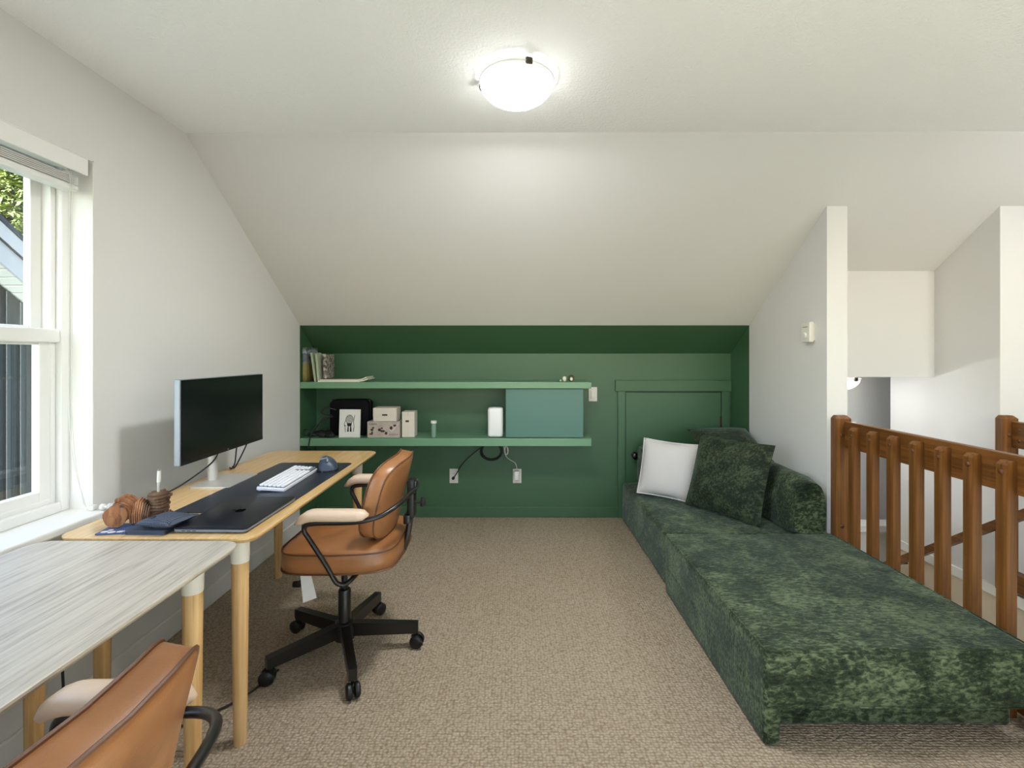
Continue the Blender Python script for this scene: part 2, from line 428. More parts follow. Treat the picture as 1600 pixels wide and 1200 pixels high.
m = MB(); jamb(m, -1.785, -1.758, WY0+.056, WY1-.05, 1.38, WZ1-.05, .045); m.build('upper_sash', 'vinyl_white', w1)
MB().bbox(-1.735, -1.705, WY0+.04, WY1-.034, 1.365, 1.415, .006).build('meeting_rail', 'vinyl_white', w1)
MB().box(-1.742, -1.738, WY0+.1, WY1-.09, WZ0+.1, 1.36).build('pane', 'window_glass', w1)
MB().box(-1.773, -1.769, WY0+.1, WY1-.09, 1.42, WZ1-.09).build('pane', 'window_glass', w1)
struct(MB().bbox(-1.80, -1.54, WY0-.04, WY1+.05, WZ0-.012, WZ0+.015, .006).build('window_sill', 'trim_white'), 'white window sill beside the desks')
m = MB(); m.box(XW, XL-.001, WY1-.004, WY1, WZ0+.015, WZ1); m.box(XW, XL-.001, WY0, WY0+.004, WZ0+.015, WZ1); m.box(XW, XL-.001, WY0, WY1, WZ1-.004, WZ1)
m.build('reveal', 'trim_white', w1)
# blind
bl = thing('window_blind', 'white raised blind with valance at the top of the window', 'blind', (0, 0, 1.93))
MB().bbox(-1.622, -1.612, WY0+.02, 1.80, .065, .128, .004).build('valance', 'vinyl_white', bl)
MB().bbox(-1.69, -1.635, WY0+.02, 1.79, .085, .125, .003).build('head_rail', 'vinyl_white', bl)
m = MB()
for k in range(5): m.bbox(-1.688+.001*k, -1.638, WY0+.03, 1.785, .026+.0062*k, .029+.0062*k, .001, 1)
m.build('slat_stack', 'vinyl_white', bl, kind='stuff')
MB().bbox(-1.690, -1.636, WY0+.03, 1.787, .0, .022, .007, 3).build('bottom_rail', 'vinyl_white', bl, True)
for y in (1.45, .6): MB().bbox(-1.662, -1.634, y-.012, y+.012, .022, .09, .004).build('ladder_clip', 'silver_satin', bl)
MB().tube(smooth_path([(-1.634, 1.74, .07), (-1.632, 1.752, .03), (-1.634, 1.755, -.25), (-1.64, 1.765, -.9), (-1.63, 1.80, -1.18)]), .0014, 5).build('pull_cord', 'cable_white', bl)
MB().tube(smooth_path([(-1.634, 1.735, .07), (-1.632, 1.745, .03), (-1.634, 1.745, -.25), (-1.636, 1.75, -.9), (-1.60, 1.775, -1.18)]), .0014, 5).build('pull_cord', 'cable_white', bl)
cl = thing('cord_cleat', 'white cord cleat wound with blind cord on the sill end', 'cord cleat', (-1.565, 1.80, WZ0+.015))
MB().lathe([(.004, 0), (.012, .002), (.012, .012), (.006, .018), (.006, .03), (.013, .036), (.012, .044), (.002, .046)], (0, 0, .012), 12, 'X').build('spool', 'white_plastic', cl, True)
MB().bbox(-.045, -.02, -.012, .012, 0, .02, .006).build('tassel', 'white_plastic', cl, True)
pp = []
for k in range(40):
    a = k*.75; pp.append((.03+.0006*k, .013*math.cos(a), .012+.014*math.sin(a)))
MB().tube(pp, .0018, 5).build('cord', 'cable_white', cl)
MB().tube(smooth_path([(.052, 0, .0), (.07, -.01, -.02), (.066, -.015, -.05), (.05, 0, -.02)]), .0015, 5).build('cord', 'cable_white', cl)

# ------------------------------------------------------------------ shelves and cabinet
def shelf(z0, z1, lab):
    o = MB().bbox(XL+.001, .58, YP, YB-.001, z0, z1, .003).build('floating_shelf', 'green_satin'); tag(o, lab, 'shelf', 'green floating shelves')
shelf(1.067, 1.115, 'upper long green floating shelf with books at its left end')
shelf(.634, .692, 'lower long green floating shelf with boxes and a white router')
cb = thing('wall_cabinet', 'plain green cabinet box between the two shelves', 'cabinet', (.23, 3.72, .693))
MB().bbox(-.295, .295, -.105, .155, 0, .373, .003).build('body', 'cabinet_sky_tint', cb)
MB().bbox(-.292, .292, -.122, -.107, .003, .370, .002).build('door', 'cabinet_sky_tint', cb)

# door 1: low access door
d1 = sroot('door_1', (1.29, YB, 0)); d1['label'] = 'low green access door with black knob in the knee wall'
MB().bbox(-.385, .385, -.012, -.001, .03, 1.015, .003).build('panel', 'green_paint', d1)
MB().bbox(-.45, -.39, -.022, -.001, 0, 1.03, .003).build('casing', 'green_paint', d1)
MB().bbox(.39, .45, -.022, -.001, 0, 1.03, .003).build('casing', 'green_paint', d1)
MB().bbox(-.47, .465, -.028, -.001, 1.025, 1.115, .003).build('header', 'green_paint', d1)
MB().bbox(-.395, .395, -.006, -.0005, 0, 1.03, .001).build('gap_liner', 'black_plastic', d1)
for z in (.78, .2): MB().bbox(.375, .393, -.018, -.008, z-.045, z+.045, .002).build('hinge', 'bronze', d1)
k = MB().lathe([(.012, 0), (.026, .002), (.024, .008), (.011, .012), (.011, .028), (.026, .036), (.031, .05), (.026, .062), (.01, .067)], (0, 0, 0), 20, 'Y')
k.xf(Matrix.Translation((-.315, -.012, .51)) @ Matrix.Scale(-1, 4, (0, 1, 0))); k.build('knob', 'knob_black', d1, True)

# outlets and switch
def plate(name, lab, x, z, cat):
    t = thing(name, lab, cat, (x, YB-.0005, z)); MB().bbox(-.035, .035, -.007, 0, -.058, .058, .003).build('cover_plate', 'white_ivory', t); return t
ls = plate('light_switch', 'white rocker light switch right of the upper shelf', .640, 1.0, 'switch')
MB().bbox(-.017, .017, -.012, -.006, -.034, .034, .003).build('rocker', 'white_plastic', ls)
oa = plate('wall_outlet', 'white wall outlet with a black power cord plugged in', -.49, .335, 'outlet')
ob = plate('wall_outlet', 'white wall outlet with a white power adapter plugged in', .025, .335, 'outlet')
for o in (oa, ob):
    MB().bbox(-.017, .017, -.009, -.006, -.036, .036, .002).build('socket_face', 'white_plastic', o)
    for s in (-1, 1):
        for x in (-.006, .006): MB().box(x-.001, x+.001, -.0095, -.0085, s*.02-.004, s*.02+.005).build('slot', 'socket_dark', o)
ad = thing('power_adapter', 'white boxy power adapter with thin cord up to the shelf', 'adapter', (.022, YB-.01, .34))
MB().bbox(-.021, .019, -.045, 0, -.03, .045, .006).build('body', 'white_plastic', ad, True)
MB().tube(smooth_path([(.0, -.03, .045), (.0, -.032, .07), (-.015, -.03, .11), (-.06, -.04, .14), (-.085, -.06, .17), (-.10, -.06, .215), (-.105, -.03, .295)]), .0028, 6).build('cord', 'cable_white', ad, True)
pp = []
for k in range(44):
    a = k*.6; pp.append((-.088+.012*math.cos(a)+.0002*k, -.06+.006*math.sin(a*.9), .215+.035*math.sin(a)))
MB().tube(pp, .002, 5).build('cord_bundle', 'cable_white', ad, True)
pc = thing('power_cord', 'black power lead with a coiled loop hanging under the lower shelf', 'cord', (-.49, YB-.008, .32))  # power cord from the left outlet up to the lower shelf
MB().lathe([(.013, 0), (.013, -.012), (.008, -.03), (.003, -.032)], (-.003, -.001, .0), 12, 'Y').build('plug', 'cable_black', pc, True)
pts = [(-.003, -.03, 0), (.03, -.04, .05), (.08, -.05, .13), (.15, -.06, .20), (.23, -.07, .262), (.30, -.08, .295)]
for k in range(3):
    for a in range(0, 360, 30):
        pts.append((.31+(.075+.006*k)*math.cos(R(90-a)), -.08-.012*k, .235+(.062+.004*k)*math.sin(R(90-a))))
pts.append((.31, -.06, .305))
MB().tube(smooth_path(pts, 4), .0045, 7).build('cable', 'cable_black', pc, True)

# ------------------------------------------------------------------ things on the shelves
def obox(name, lab, cat, x0, x1, y0, y1, z0, z1, mat, group=None, r=.002):
    t = thing(name, lab, cat, ((x0+x1)/2, (y0+y1)/2, z0), 0, group)
    MB().bbox(-(x1-x0)/2, (x1-x0)/2, -(y1-y0)/2, (y1-y0)/2, 0, z1-z0, r).build('box_body', mat, t); return t
Z2, Z1 = .693, 1.1155
# black case
bc = thing('equipment_case', 'black rounded equipment case standing behind the small picture', 'case', (-1.285, 3.765, Z2))
m = MB(); m.loft([[(x, y, z) for x, z in rrect(-.15+i, .15-i, 0, .275-i, .04)] for y, i in ((-.062, .012), (-.055, 0), (.055, 0), (.062, .012))]); m.build('shell', 'case_black', bc, True)
MB().bbox(-.152, .152, -.004, .004, .003, .276, .002).build('zip_band', 'black_plastic', bc)
# picture
pt = thing('canvas_picture', 'small white canvas with black ink figure leaning on the black case', 'picture', (-1.249, 3.605, Z2)); pt.rotation_euler = (R(-4), 0, R(-2))
MB().bbox(-.08, .08, 0, .016, 0, .212, .002).build('canvas', 'canvas_white', pt)
m = MB(); F = -.0008
def flat(pts): m.prism([(x, z) for x, z in pts], 1, F, .001)
flat([(-.016, .085), (.014, .085), (.018, .112), (.006, .106), (-.002, .112), (-.012, .107), (-.02, .113)])
flat([(-.017, .044), (-.004, .044), (-.006, .085), (-.013, .082)]); flat([(.004, .044), (.018, .044), (.014, .082), (.005, .085)])
m.build('ink_figure', 'ink', pt)
m = MB()
for k in range(9):
    z = .115+.0062*k; w = .026*math.sqrt(max(.05, 1-((z-.138)/.032)**2))
    m.tube(smooth_path([(-w, F, z), (-w*.4, F, z+.004), (w*.3, F, z-.001), (w, F, z+.004)], 4), .0012, 4)
m.tube([(.028*math.cos(R(a)), F, .138+.032*math.sin(R(a))) for a in range(0, 360, 15)], .0014, 4, True)
m.tube(smooth_path([(.03, F, .044), (.036, F, .08), (.032, F, .12), (.04, F, .17)]), .0018, 4)
m.tube(smooth_path([(-.03, F, .042), (-.034, F, .08), (-.04, F, .1), (-.03, F, .13)]), .0018, 4)
m.tube(smooth_path([(.036, F, .08), (.032, F, .06), (.036, F, .05)]), .0014, 4); m.tube([(-.04, F, .095), (-.024, F, .085)], .002, 4)
m.build('ink_lines', 'ink', pt)
# cartons
c1 = obox('product_carton', 'grey printed carton lying under a small white box', 'box', -1.11, -.865, 3.60, 3.76, Z2, .815, 'carton_grey', 'cartons on the lower shelf')
hy = -.0805
text_mesh('lettering', 'Canon', .022, 'print_dark', Matrix.Translation((-.108, hy, .098)) @ Matrix.Rotation(R(90), 4, 'X'), c1)
m = MB()
for (x, z, w, h) in ((-.087, .06, .02, .016), (-.078, .075, .016, .012), (-.086, .04, .012, .014), (-.093, .028, .026, .01), (-.03, .06, .022, .02), (-.012, .072, .014, .012), (-.006, .05, .034, .014), (.02, .034, .018, .02), (.058, .074, .02, .024), (.086, .092, .022, .014)):
    m.prism([(x+w*.6*math.cos(R(a)), z+h*.6*math.sin(R(a))) for a in range(0, 360, 60)], 1, hy-.0004, hy+.001)
m.build('print', 'print_dark', c1, kind='stuff')
m = MB(); m.prism([(.04, .06), (.062, .042), (.09, .07), (.118, .11), (.11, .112), (.085, .08), (.063, .055), (.045, .066)], 1, hy-.0004, hy+.001); m.build('print', 'carton_pale', c1)
m = MB()
for k, x in enumerate((.045, .053, .064, .073, .083, .093, .104)): m.box(x, x+.004, hy-.0004, hy+.001, .018+.001*(k % 2), .03)
m.build('print', 'print_mid', c1, kind='stuff')
c2 = obox('gift_box', 'small white lidded box stacked on the grey carton', 'box', -1.07, -.893, 3.615, 3.745, .8155, .915, 'carton_white', 'cartons on the lower shelf')
MB().bbox(-.0895, .0895, -.0662, .0662, .034, .101, .002).build('lid', 'carton_white', c2)
MB().box(-.02, .02, -.0668, -.066, .042, .054).build('label_patch', 'print_brown', c2)
c3 = obox('gift_box', 'upright white box standing right of the grey carton', 'box', -.853, -.757, 3.62, 3.73, Z2, .887, 'carton_white', 'cartons on the lower shelf')
MB().box(-.02, .006, -.0556, -.055, .115, .13).build('label_patch', 'print_brown', c3)
MB().box(-.003, -.0015, -.0556, -.055, .165, .192).build('seam', 'print_mid', c3); MB().box(-.003, -.0018, -.0556, -.055, .004, .09).build('seam', 'carton_pale', c3)
tb = thing('glass_tube', 'small green glass tube with white cap standing on the lower shelf', 'tube', (-.612, 3.63, Z2))
MB().lathe([(.016, 0), (.019, .003), (.019, .112), (.014, .114)], n=16).build('body', 'tube_glass', tb, True)
MB().lathe([(.022, .106), (.023, .108), (.023, .124), (.02, .126)], n=16).build('cap', 'white_plastic', tb, True)
rt = thing('wifi_router', 'white rounded upright router beside the green cabinet', 'router', (-.142, 3.66, Z2))
m = MB(); m.loft([[(x, y, z) for x, y in rrect(-.058+i, .058-i, -.05+i, .05-i, .025-i*.5)] for z, i in ((.004, .008), (.01, .002), (.02, 0), (.205, 0), (.218, .003), (.225, .012))]); m.build('body', 'router_white', rt, True, 50)
m = MB(); m.loft([[(x, y, z) for x, y in rrect(-.05, .05, -.042, .042, .02)] for z in (0, .006)]); m.build('foot', 'black_plastic', rt)
cp = thing('cable_pile', 'tangle of black cables at the left end of the lower shelf', 'cable', (-1.5, 3.66, Z2))
MB().tube(smooth_path([(.12, .03, .2), (.06, 0, .22), (.02, -.01, .19), (.06, -.02, .17), (.1, .0, .16), (.03, -.03, .12), (-.02, -.06, .05), (-.03, -.0845, .01), (-.035, -.092, -.02), (-.045, -.093, -.09)]), .0045, 6).build('cable', 'cable_black', cp, True)
MB().tube(smooth_path([(.1, .02, .15), (.03, -.01, .13), (0, -.03, .07), (-.04, -.05, .02), (-.08, -.05, .02), (-.095, -.05, .05), (-.075, -.05, .062), (-.05, -.05, .04), (-.06, -.05, .012), (0, -.05, .012), (.06, -.04, .015)]), .0045, 6).build('cable', 'cable_black', cp, True)
MB().tube(smooth_path([(-.07, -.03, .008), (-.03, -.04, .03), (.0, -.04, .05), (.06, -.03, .055), (.12, -.04, .03), (.05, -.055, .02), (-.02, -.04, .03), (.03, -.03, .045), (.09, -.04, .05)]), .006, 6).build('cable', 'cable_black', cp, True)
MB().bbox(.02, .07, -.06, -.03, .001, .035, .006).build('plug', 'cable_black', cp, True); MB().bbox(.075, .14, -.065, -.03, .001, .028, .006).build('plug', 'cable_black', cp, True)
# books
def book(lab, w, d, h, cover, page, loc, rot=(0, 0, 0), group='books on the upper shelf'):
    t = thing('book', lab, 'book', loc, 0, group); t.rotation_euler = rot; c = .0025
    MB().bbox(-w/2+c, w/2-c, -d/2+.003, d/2-.004, .003, h-.003, .001, 1).build('pages', page, t)
    m = MB(); m.bbox(-w/2, -w/2+c, -d/2, d/2, 0, h, .001, 1); m.bbox(w/2-c, w/2, -d/2, d/2, 0, h, .001, 1); m.bbox(-w/2, w/2, -d/2, -d/2+c, 0, h, .001, 1)
    m.build('cover', cover, t); return t
def photo_cover(name, bands, scale):
    t = NT(name); v = t.coord(); sp = t.n('ShaderNodeSeparateXYZ'); t.l(v, sp.inputs[0])
    z = t.math('ADD', sp.outputs[2], t.math('MULTIPLY', t.math('SUBTRACT', t.noise(v, scale, 5), .5), .16))
    r = t.ramp(t.math('MULTIPLY', z, 3.7), bands); t.l(r, t.p.inputs['Base Color']); t.p.inputs['Roughness'].default_value = .5
photo_cover('cover_landscape', [(0, rgb(96, 84, 44)), (.2, rgb(146, 128, 70)), (.5, rgb(140, 128, 84)), (.58, rgb(124, 128, 136)), (.72, rgb(84, 96, 104)), (.82, rgb(170, 180, 186)), (.9, rgb(92, 102, 100))], 26)
t = NT('cover_bw'); v = t.coord(); t.l(t.ramp(t.noise(v, 48, 6, .7), [(.42, rgb(52, 44, 42)), (.52, rgb(150, 136, 128)), (.6, rgb(206, 194, 184))]), t.p.inputs['Base Color']); t.p.inputs['Roughness'].default_value = .5
t = NT('cover_speck'); v = t.coord(); t.l(t.ramp(t.noise(v, 110, 6, .7), [(.42, rgb(60, 52, 44)), (.5, rgb(140, 126, 104)), (.58, rgb(214, 206, 184))]), t.p.inputs['Base Color'])
book('tall book with a landscape photo cover at the left end of the upper shelf', .034, .20, .26, 'cover_landscape', 'paper', (-1.585, 3.70, Z1))
book('thin pale green book leaning left, nearest the tall landscape book', .014, .17, .222, 'page_green', 'paper', (-1.503, 3.68, Z1+.001), (0, R(-8), 0))
book('thin pale book leaning left, next to the black and white book', .017, .17, .212, 'page_green', 'page_green', (-1.478, 3.68, Z1+.0012), (0, R(-5), 0))
book('black and white patterned paperback standing on the flat magazine', .026, .16, .182, 'cover_bw', 'paper', (-1.435, 3.69, Z1+.0245), (0, R(-1), 0))
def magazine(lab, x0, x1, z, curl, cover):
    t = thing('magazine', lab, 'magazine', ((x0+x1)/2, 3.68, z), 0, 'magazines lying on the upper shelf'); w = (x1-x0)/2
    prof = [(-w, 0), (w*.65, 0), (w*.82, curl*.3), (w, curl)]
    for nm, a, b, mt in (('pages', 0, .008, 'paper'), ('cover', .0082, .0096, cover)):
        MB().prism([(x, h+a) for x, h in prof]+[(x, h+b) for x, h in prof[::-1]], 1, -.09, .09).build(nm, mt, t)
magazine('lowest white edged magazine lying flat on the upper shelf', -1.48, -1.105, Z1, .018, 'paper')
magazine('speckled curled magazine lying on top of the white edged one', -1.465, -1.115, Z1+.0102, .020, 'cover_speck')
og = thing('shell_ornament', 'tiny ivory shell ornament at the right end of the upper shelf', 'ornament', (.385, 3.64, Z1))
MB().sphere((0, 0, .021), .021, sc=(.75, .7, 1)).build('shell', 'ivory', og, True); MB().sphere((-.03, .005, .008), .008, 8, 6).build('bead', 'ivory', og, True)
orr = thing('ring_ornament', 'tiny dark ring ornament beside the ivory shell on the upper shelf', 'ornament', (.437, 3.645, Z1))
m = MB(); m.tube([(.02*math.cos(R(a)), 0, .026+.021*math.sin(R(a))) for a in range(0, 360, 20)], .005, 8, True); m.build('ring', 'brass_dark', orr, True)
MB().sphere((.002, .0, .017), .013, sc=(.9, .5, 1.2)).build('shell', 'ivory', orr, True)

# thermostat
th = thing('thermostat', 'white wall thermostat with a dial on the grey partition wall', 'thermostat', (XR, 2.83, 1.452))
MB().bbox(-.012, 0, -.035, .038, -.05, .052, .003).build('back_plate', 'white_plastic', th)
MB().bbox(-.036, -.01, -.04, .042, -.058, .06, .004).build('body', 'white_plastic', th)
MB().lathe([(.017, 0), (.018, .004), (.016, .009), (.004, .01)], (0, 0, 0), 20, 'X').xf(Matrix.Translation((-.036, .004, -.017)) @ Matrix.Scale(-1, 4, (1, 0, 0))).build('dial', 'white_plastic', th, True)
MB().box(-.0368, -.0355, -.022, .026, .029, .033).build('scale_mark', 'print_mid', th)

# ------------------------------------------------------------------ ceiling lights
def ceiling_light(name, lab, loc, power, rad=.15, clipa=0, up=.05):
    t = thing(name, lab, 'ceiling light', loc, clipa, 'dome ceiling lights')
    MB().lathe([(rad*.8, 0), (rad*.82, -.012), (rad*.7, -.016), (.01, -.017)], n=32).build('base_plate', 'white_plastic', t, True)
    prof = []
    for k in range(11):
        a = R(90*k/10); prof.append((max(.002, rad*math.cos(a)), -.022-.085*math.sin(a)))
    m = MB(); rings = []
    for r, z in prof: rings.append([(r*math.cos(2*math.pi*i/40), r*math.sin(2*math.pi*i/40), z) for i in range(40)])
    m.loft(rings, cap=False); m.f.append([10*40+i for i in range(40)]); m.build('dome', 'frosted_glass', t, True)
    m = MB(); m.tube([(rad*math.cos(R(a)), rad*math.sin(R(a)), -.02) for a in range(0, 360, 9)], .0035, 6, True); m.build('rim', 'tag_white', t, True)
    for k in range(3):
        a = R(48+120*k); m = MB().bbox(rad-.008, rad+.006, -.013, .013, -.034, -.008, .005); m.xf(Matrix.Rotation(a, 4, 'Z')); m.build('clip', 'bronze', t, True)
    for s in (-1, 1):
        MB().sphere((s*rad*.38, 0, -.055), .026, sc=(1.25, .9, .9)).build('bulb', 'bulb_glow', t, True)
        l = bpy.data.lights.new('bulb_light', 'POINT'); l.energy = power*up; l.color = LAMPCOL; l.shadow_soft_size = .02
        lo = bpy.data.objects.new('bulb_light', l); C.objects.link(lo); lo.parent = t; lo.location = (s*rad*.38, 0, -.088)
    l = bpy.data.lights.new('dome_light', 'AREA'); l.shape = 'DISK'; l.size = rad*1.7; l.energy = power*(1-2*up)*1.35; l.color = LAMPCOL
    lo = bpy.data.objects.new('dome_light', l); C.objects.link(lo); lo.parent = t; lo.location = (0, 0, -.030)
    return t
ceiling_light('ceiling_light', 'glass dome ceiling light with bronze clips above the carpet', (.010, 1.865, CZ), LAMP_MAIN, .144)
ceiling_light('ceiling_light', 'dome ceiling light over the hall right of the stairwell', (2.75, 1.62, CZ), LAMP_RIGHT, up=.25)
ceiling_light('ceiling_light', 'added unseen dome ceiling light behind the viewpoint', (-.2, -.95, CZ), LAMP_REAR_FILL)  # fill lamp added out of view to even out the room's light
ceiling_light('ceiling_light', 'dome light glowing under the low stair ceiling', (2.27, 3.36, 1.175), LAMP_STAIR, .135, up=.42)

# ------------------------------------------------------------------ desks
def desk(lab, x0, y0, top):
    t = thing('desk', lab, 'desk', (x0, y0, 0), 0, 'bamboo desks along the window wall')
    w, l = .65, 1.40; o = [(x, y) for x, y in rrect(0, w, 0, l, .055, 8)]
    def inset(i): return rrect(i, w-i, i, l-i, .055-i*.5, 8)
    m = MB(); m.loft([[(x, y, z) for x, y in inset(i)] for z, i in ((.707, .016), (.712, .010), (.722, .001), (.7285, 0), (.73, .002))]); m.build('desktop', top, t, True, 25)
    for x in (.085, w-.095):
        for y in (.09, l-.10):
            lg = MB().lathe([(.019, 0), (.021, .02), (.0275, .622), (.027, .624)], (x, y, 0), 20).build('leg', 'bamboo_leg', t, True)
            MB().lathe([(.0283, .618), (.0289, .62), (.0305, .70), (.032, .706)], (x, y, 0), 20).build('leg_collar', 'steel_white', lg, True)
    return t
desk('near bamboo desk with a bare top by the window', -1.505, .105, 'bamboo_sheen')
desk('far bamboo desk holding the monitor and laptop', -1.485, 1.525, 'bamboo_top')
DZ = .7305
mt = MB(); mt.loft([[(x, y, z) for x, y in rrect(-.195, .195, -.41, .41, .02)] for z in (0, .003)])
mto = mt.build('desk_mat', 'mat_black'); mto.location = (-1.075, 2.175, DZ); mto.rotation_euler = (0, 0, R(-.5)); tag(mto, 'black desk mat under the keyboard and laptop', 'desk mat')
DM = DZ+.0031
# monitor
mo = thing('monitor', 'thin black screen monitor with silver back and stand facing the room', 'monitor', (-1.36, 2.21, DZ))
MB().bbox(-.017, .010, -.288, .342, .135, .487, .004).build('back_shell', 'silver', mo)
MB().bbox(.0095, .0125, -.286, .340, .137, .485, .001).build('screen_panel', 'screen', mo)
MB().box(.0122, .0131, -.286, .340, .137, .152).build('lower_bezel', 'black_plastic', mo)
MB().lathe([(.004, 0), (.004, .0006)], (.0132, .03, .1445), 12, 'X').build('emblem', 'silver', mo)
MB().lathe([(.021, .006), (.021, .20), (.02, .3), (.005, .31)], (-.048, .01, 0), 20).build('stand_column', 'silver_satin', mo, True)
MB().bbox(-.035, -.012, -.03, .05, .24, .36, .006).build('mount', 'silver_satin', mo)
m = MB(); m.loft([[(x, y, z) for x, y in rrect(-.075, .105, -.115, .125, .01)] for z in (0, .006)]); m.build('stand_base', 'silver_satin', mo)
MB().tube(smooth_path([(-.03, .06, .20), (-.028, .02, .13), (-.03, -.03, .09), (-.06, -.14, .04), (-.09, -.22, .012), (-.11, -.28, .004), (-.116, -.34, .004)]), .0035, 6).build('cable', 'cable_black', mo, True)
MB().tube(smooth_path([(-.03, .20, .2), (-.04, .19, .12), (-.055, .2, .04), (-.085, .22, .006), (-.116, .26, .004)]), .0035, 6).build('cable', 'cable_black', mo, True)
MB().tube(smooth_path([(-.025, .32, .2), (-.04, .28, .12), (-.055, .24, .05), (-.08, .24, .008), (-.114, .28, .004)]), .0035, 6).build('cable', 'cable_black', mo, True)
# laptop
lp = thing('laptop', 'closed dark grey laptop at the near end of the desk mat', 'laptop', (-1.0, 1.738, DM)); lp.rotation_euler = (0, 0, R(-.6))
m = MB(); m.loft([[(x, y, z) for x, y in rrect(-.122+i, .122-i, -.176+i, .176-i, .012)] for z, i in ((0, .006), (.003, 0), (.010, 0))]); m.build('base', 'laptop_side', lp, True, 30)
m = MB(); m.loft([[(x, y, z) for x, y in rrect(-.122+i, .122-i, -.176+i, .176-i, .012)] for z, i in ((.0105, 0), (.0150, 0), (.0162, .002))]); m.build('lid', 'laptop_dark', lp, True, 30)
for x in (-.086, -.068, -.05): MB().bbox(x-.006, x+.006, -.1768, -.17, .0045, .0075, .001, 1).build('port', 'black_plastic', lp)
# fruit shaped emblem with a bite and a leaf
def blob(a):
    r = .018*(1+.10*math.cos(2*a))*(1-.13*math.exp(-((a-math.pi/2)/.35)**2)-.1*math.exp(-((a-1.5*math.pi)/.3)**2))
    return r
ap = []
for k in range(48):
    a = 2*math.pi*k/48; x = blob(a)*math.cos(a); y = 1.08*blob(a)*math.sin(a)
    dx, dy = x-.0235, y-.003; dd = math.hypot(dx, dy)
    if dd < .0095: x, y = .0235+dx/dd*.0095, .003+dy/dd*.0095
    ap.append((y*-1, x))
m = MB(); m.prism(ap, 2, .0161, .01655)
lf = [(.004*math.cos(R(a))*1.0, .009*math.sin(R(a))) for a in range(0, 360, 30)]
m.prism([(-.0255+.7*y-.3*x, .004+.5*y+x) for x, y in lf], 2, .0161, .01655)
m.build('emblem', 'logo_black', lp)
# keyboard
kb = thing('keyboard', 'small white keyboard lying on the black desk mat', 'keyboard', (-1.045, 2.213, DM)); kb.rotation_euler = (0, R(4), R(1.5))
MB().bbox(-.06, .06, -.185, .185, .003, .019, .005).build('case', 'keyboard_case', kb, True)
MB().box(-.055, .055, -.179, .179, .0185, .0196).build('key_bed', 'key_gap', kb)
m = MB(); m2 = MB()
for r in range(6):
    x = .046-r*.0184; y = -.176; k = 0
    while y < .172:
        w = .0182
        if (r == 0 and k == 3): w = .108
        elif (r in (1, 2, 3) and k == 0): w = .0182*(1.9-.3*(r-1))
        w = min(w, .178-y)
        if w > .008: (m2 if (r == 0 and k > 9) or (k == 14 and r < 4) else m).bbox(x-.0073, x+.0073, y+.0017, y+w-.0017, .019, .0275, .002, 1)
        y += w+.0006; k += 1
m.build('keys', 'key_white', kb, kind='stuff')
if m2.v: m2.build('grey_keys', 'mouse_top', kb, kind='stuff')
for y in (-.17, .165): MB().cyl((-.05, y, -.0005), (-.05, y, .006), .007, .007, 10).build('foot', 'keyboard_case', kb)
# mouse
ms = thing('computer_mouse', 'dark blue tall sculpted mouse on the far end of the desk mat', 'mouse', (-.952, 2.43, DM)); ms.rotation_euler = (0, 0, R(20)); ms.scale = (1.15, 1.15, 1.12)
rings = []
for k in range(13):
    t_ = k/12; y = -.058+.116*t_; e = math.sqrt(max(.02, 1-(2*t_-1)**2)); hh = .062*(e**.8)*(1.05-.35*abs(t_-.38)); ww = .043*(.55+.45*e)
    rings.append([(ww*math.cos(R(a))*(1.05 if math.cos(R(a)) > 0 else .85)-.008*math.sin(R(a)), y, max(.0, hh*math.sin(R(a))**.85 if math.sin(R(a)) > 0 else 0)) for a in range(0, 181, 15)])
m = MB(); m.loft(rings); m.build('body', 'mouse_blue', ms, True, 60)
m = MB(); m.loft([[(x, y, z) for x, y in rrect(-.043, .047, -.06, .06, .035)] for z in (0, .008)]); m.build('base', 'black_plastic', ms)
m = MB().bbox(-.02, .012, -.026, .026, -.004, .001, .002); m.xf(Matrix.Translation((-.012, -.004, .0585)) @ Matrix.Rotation(R(-12), 4, 'Y')); m.build('top_panel', 'mouse_top', ms, True)
m = MB().lathe([(.003, -.004), (.010, -.003), (.010, .003), (.003, .004)], (0, 0, 0), 14, 'X'); m.xf(Matrix.Translation((.0, -.040, .049))); m.build('scroll_wheel', 'silver', ms, True)
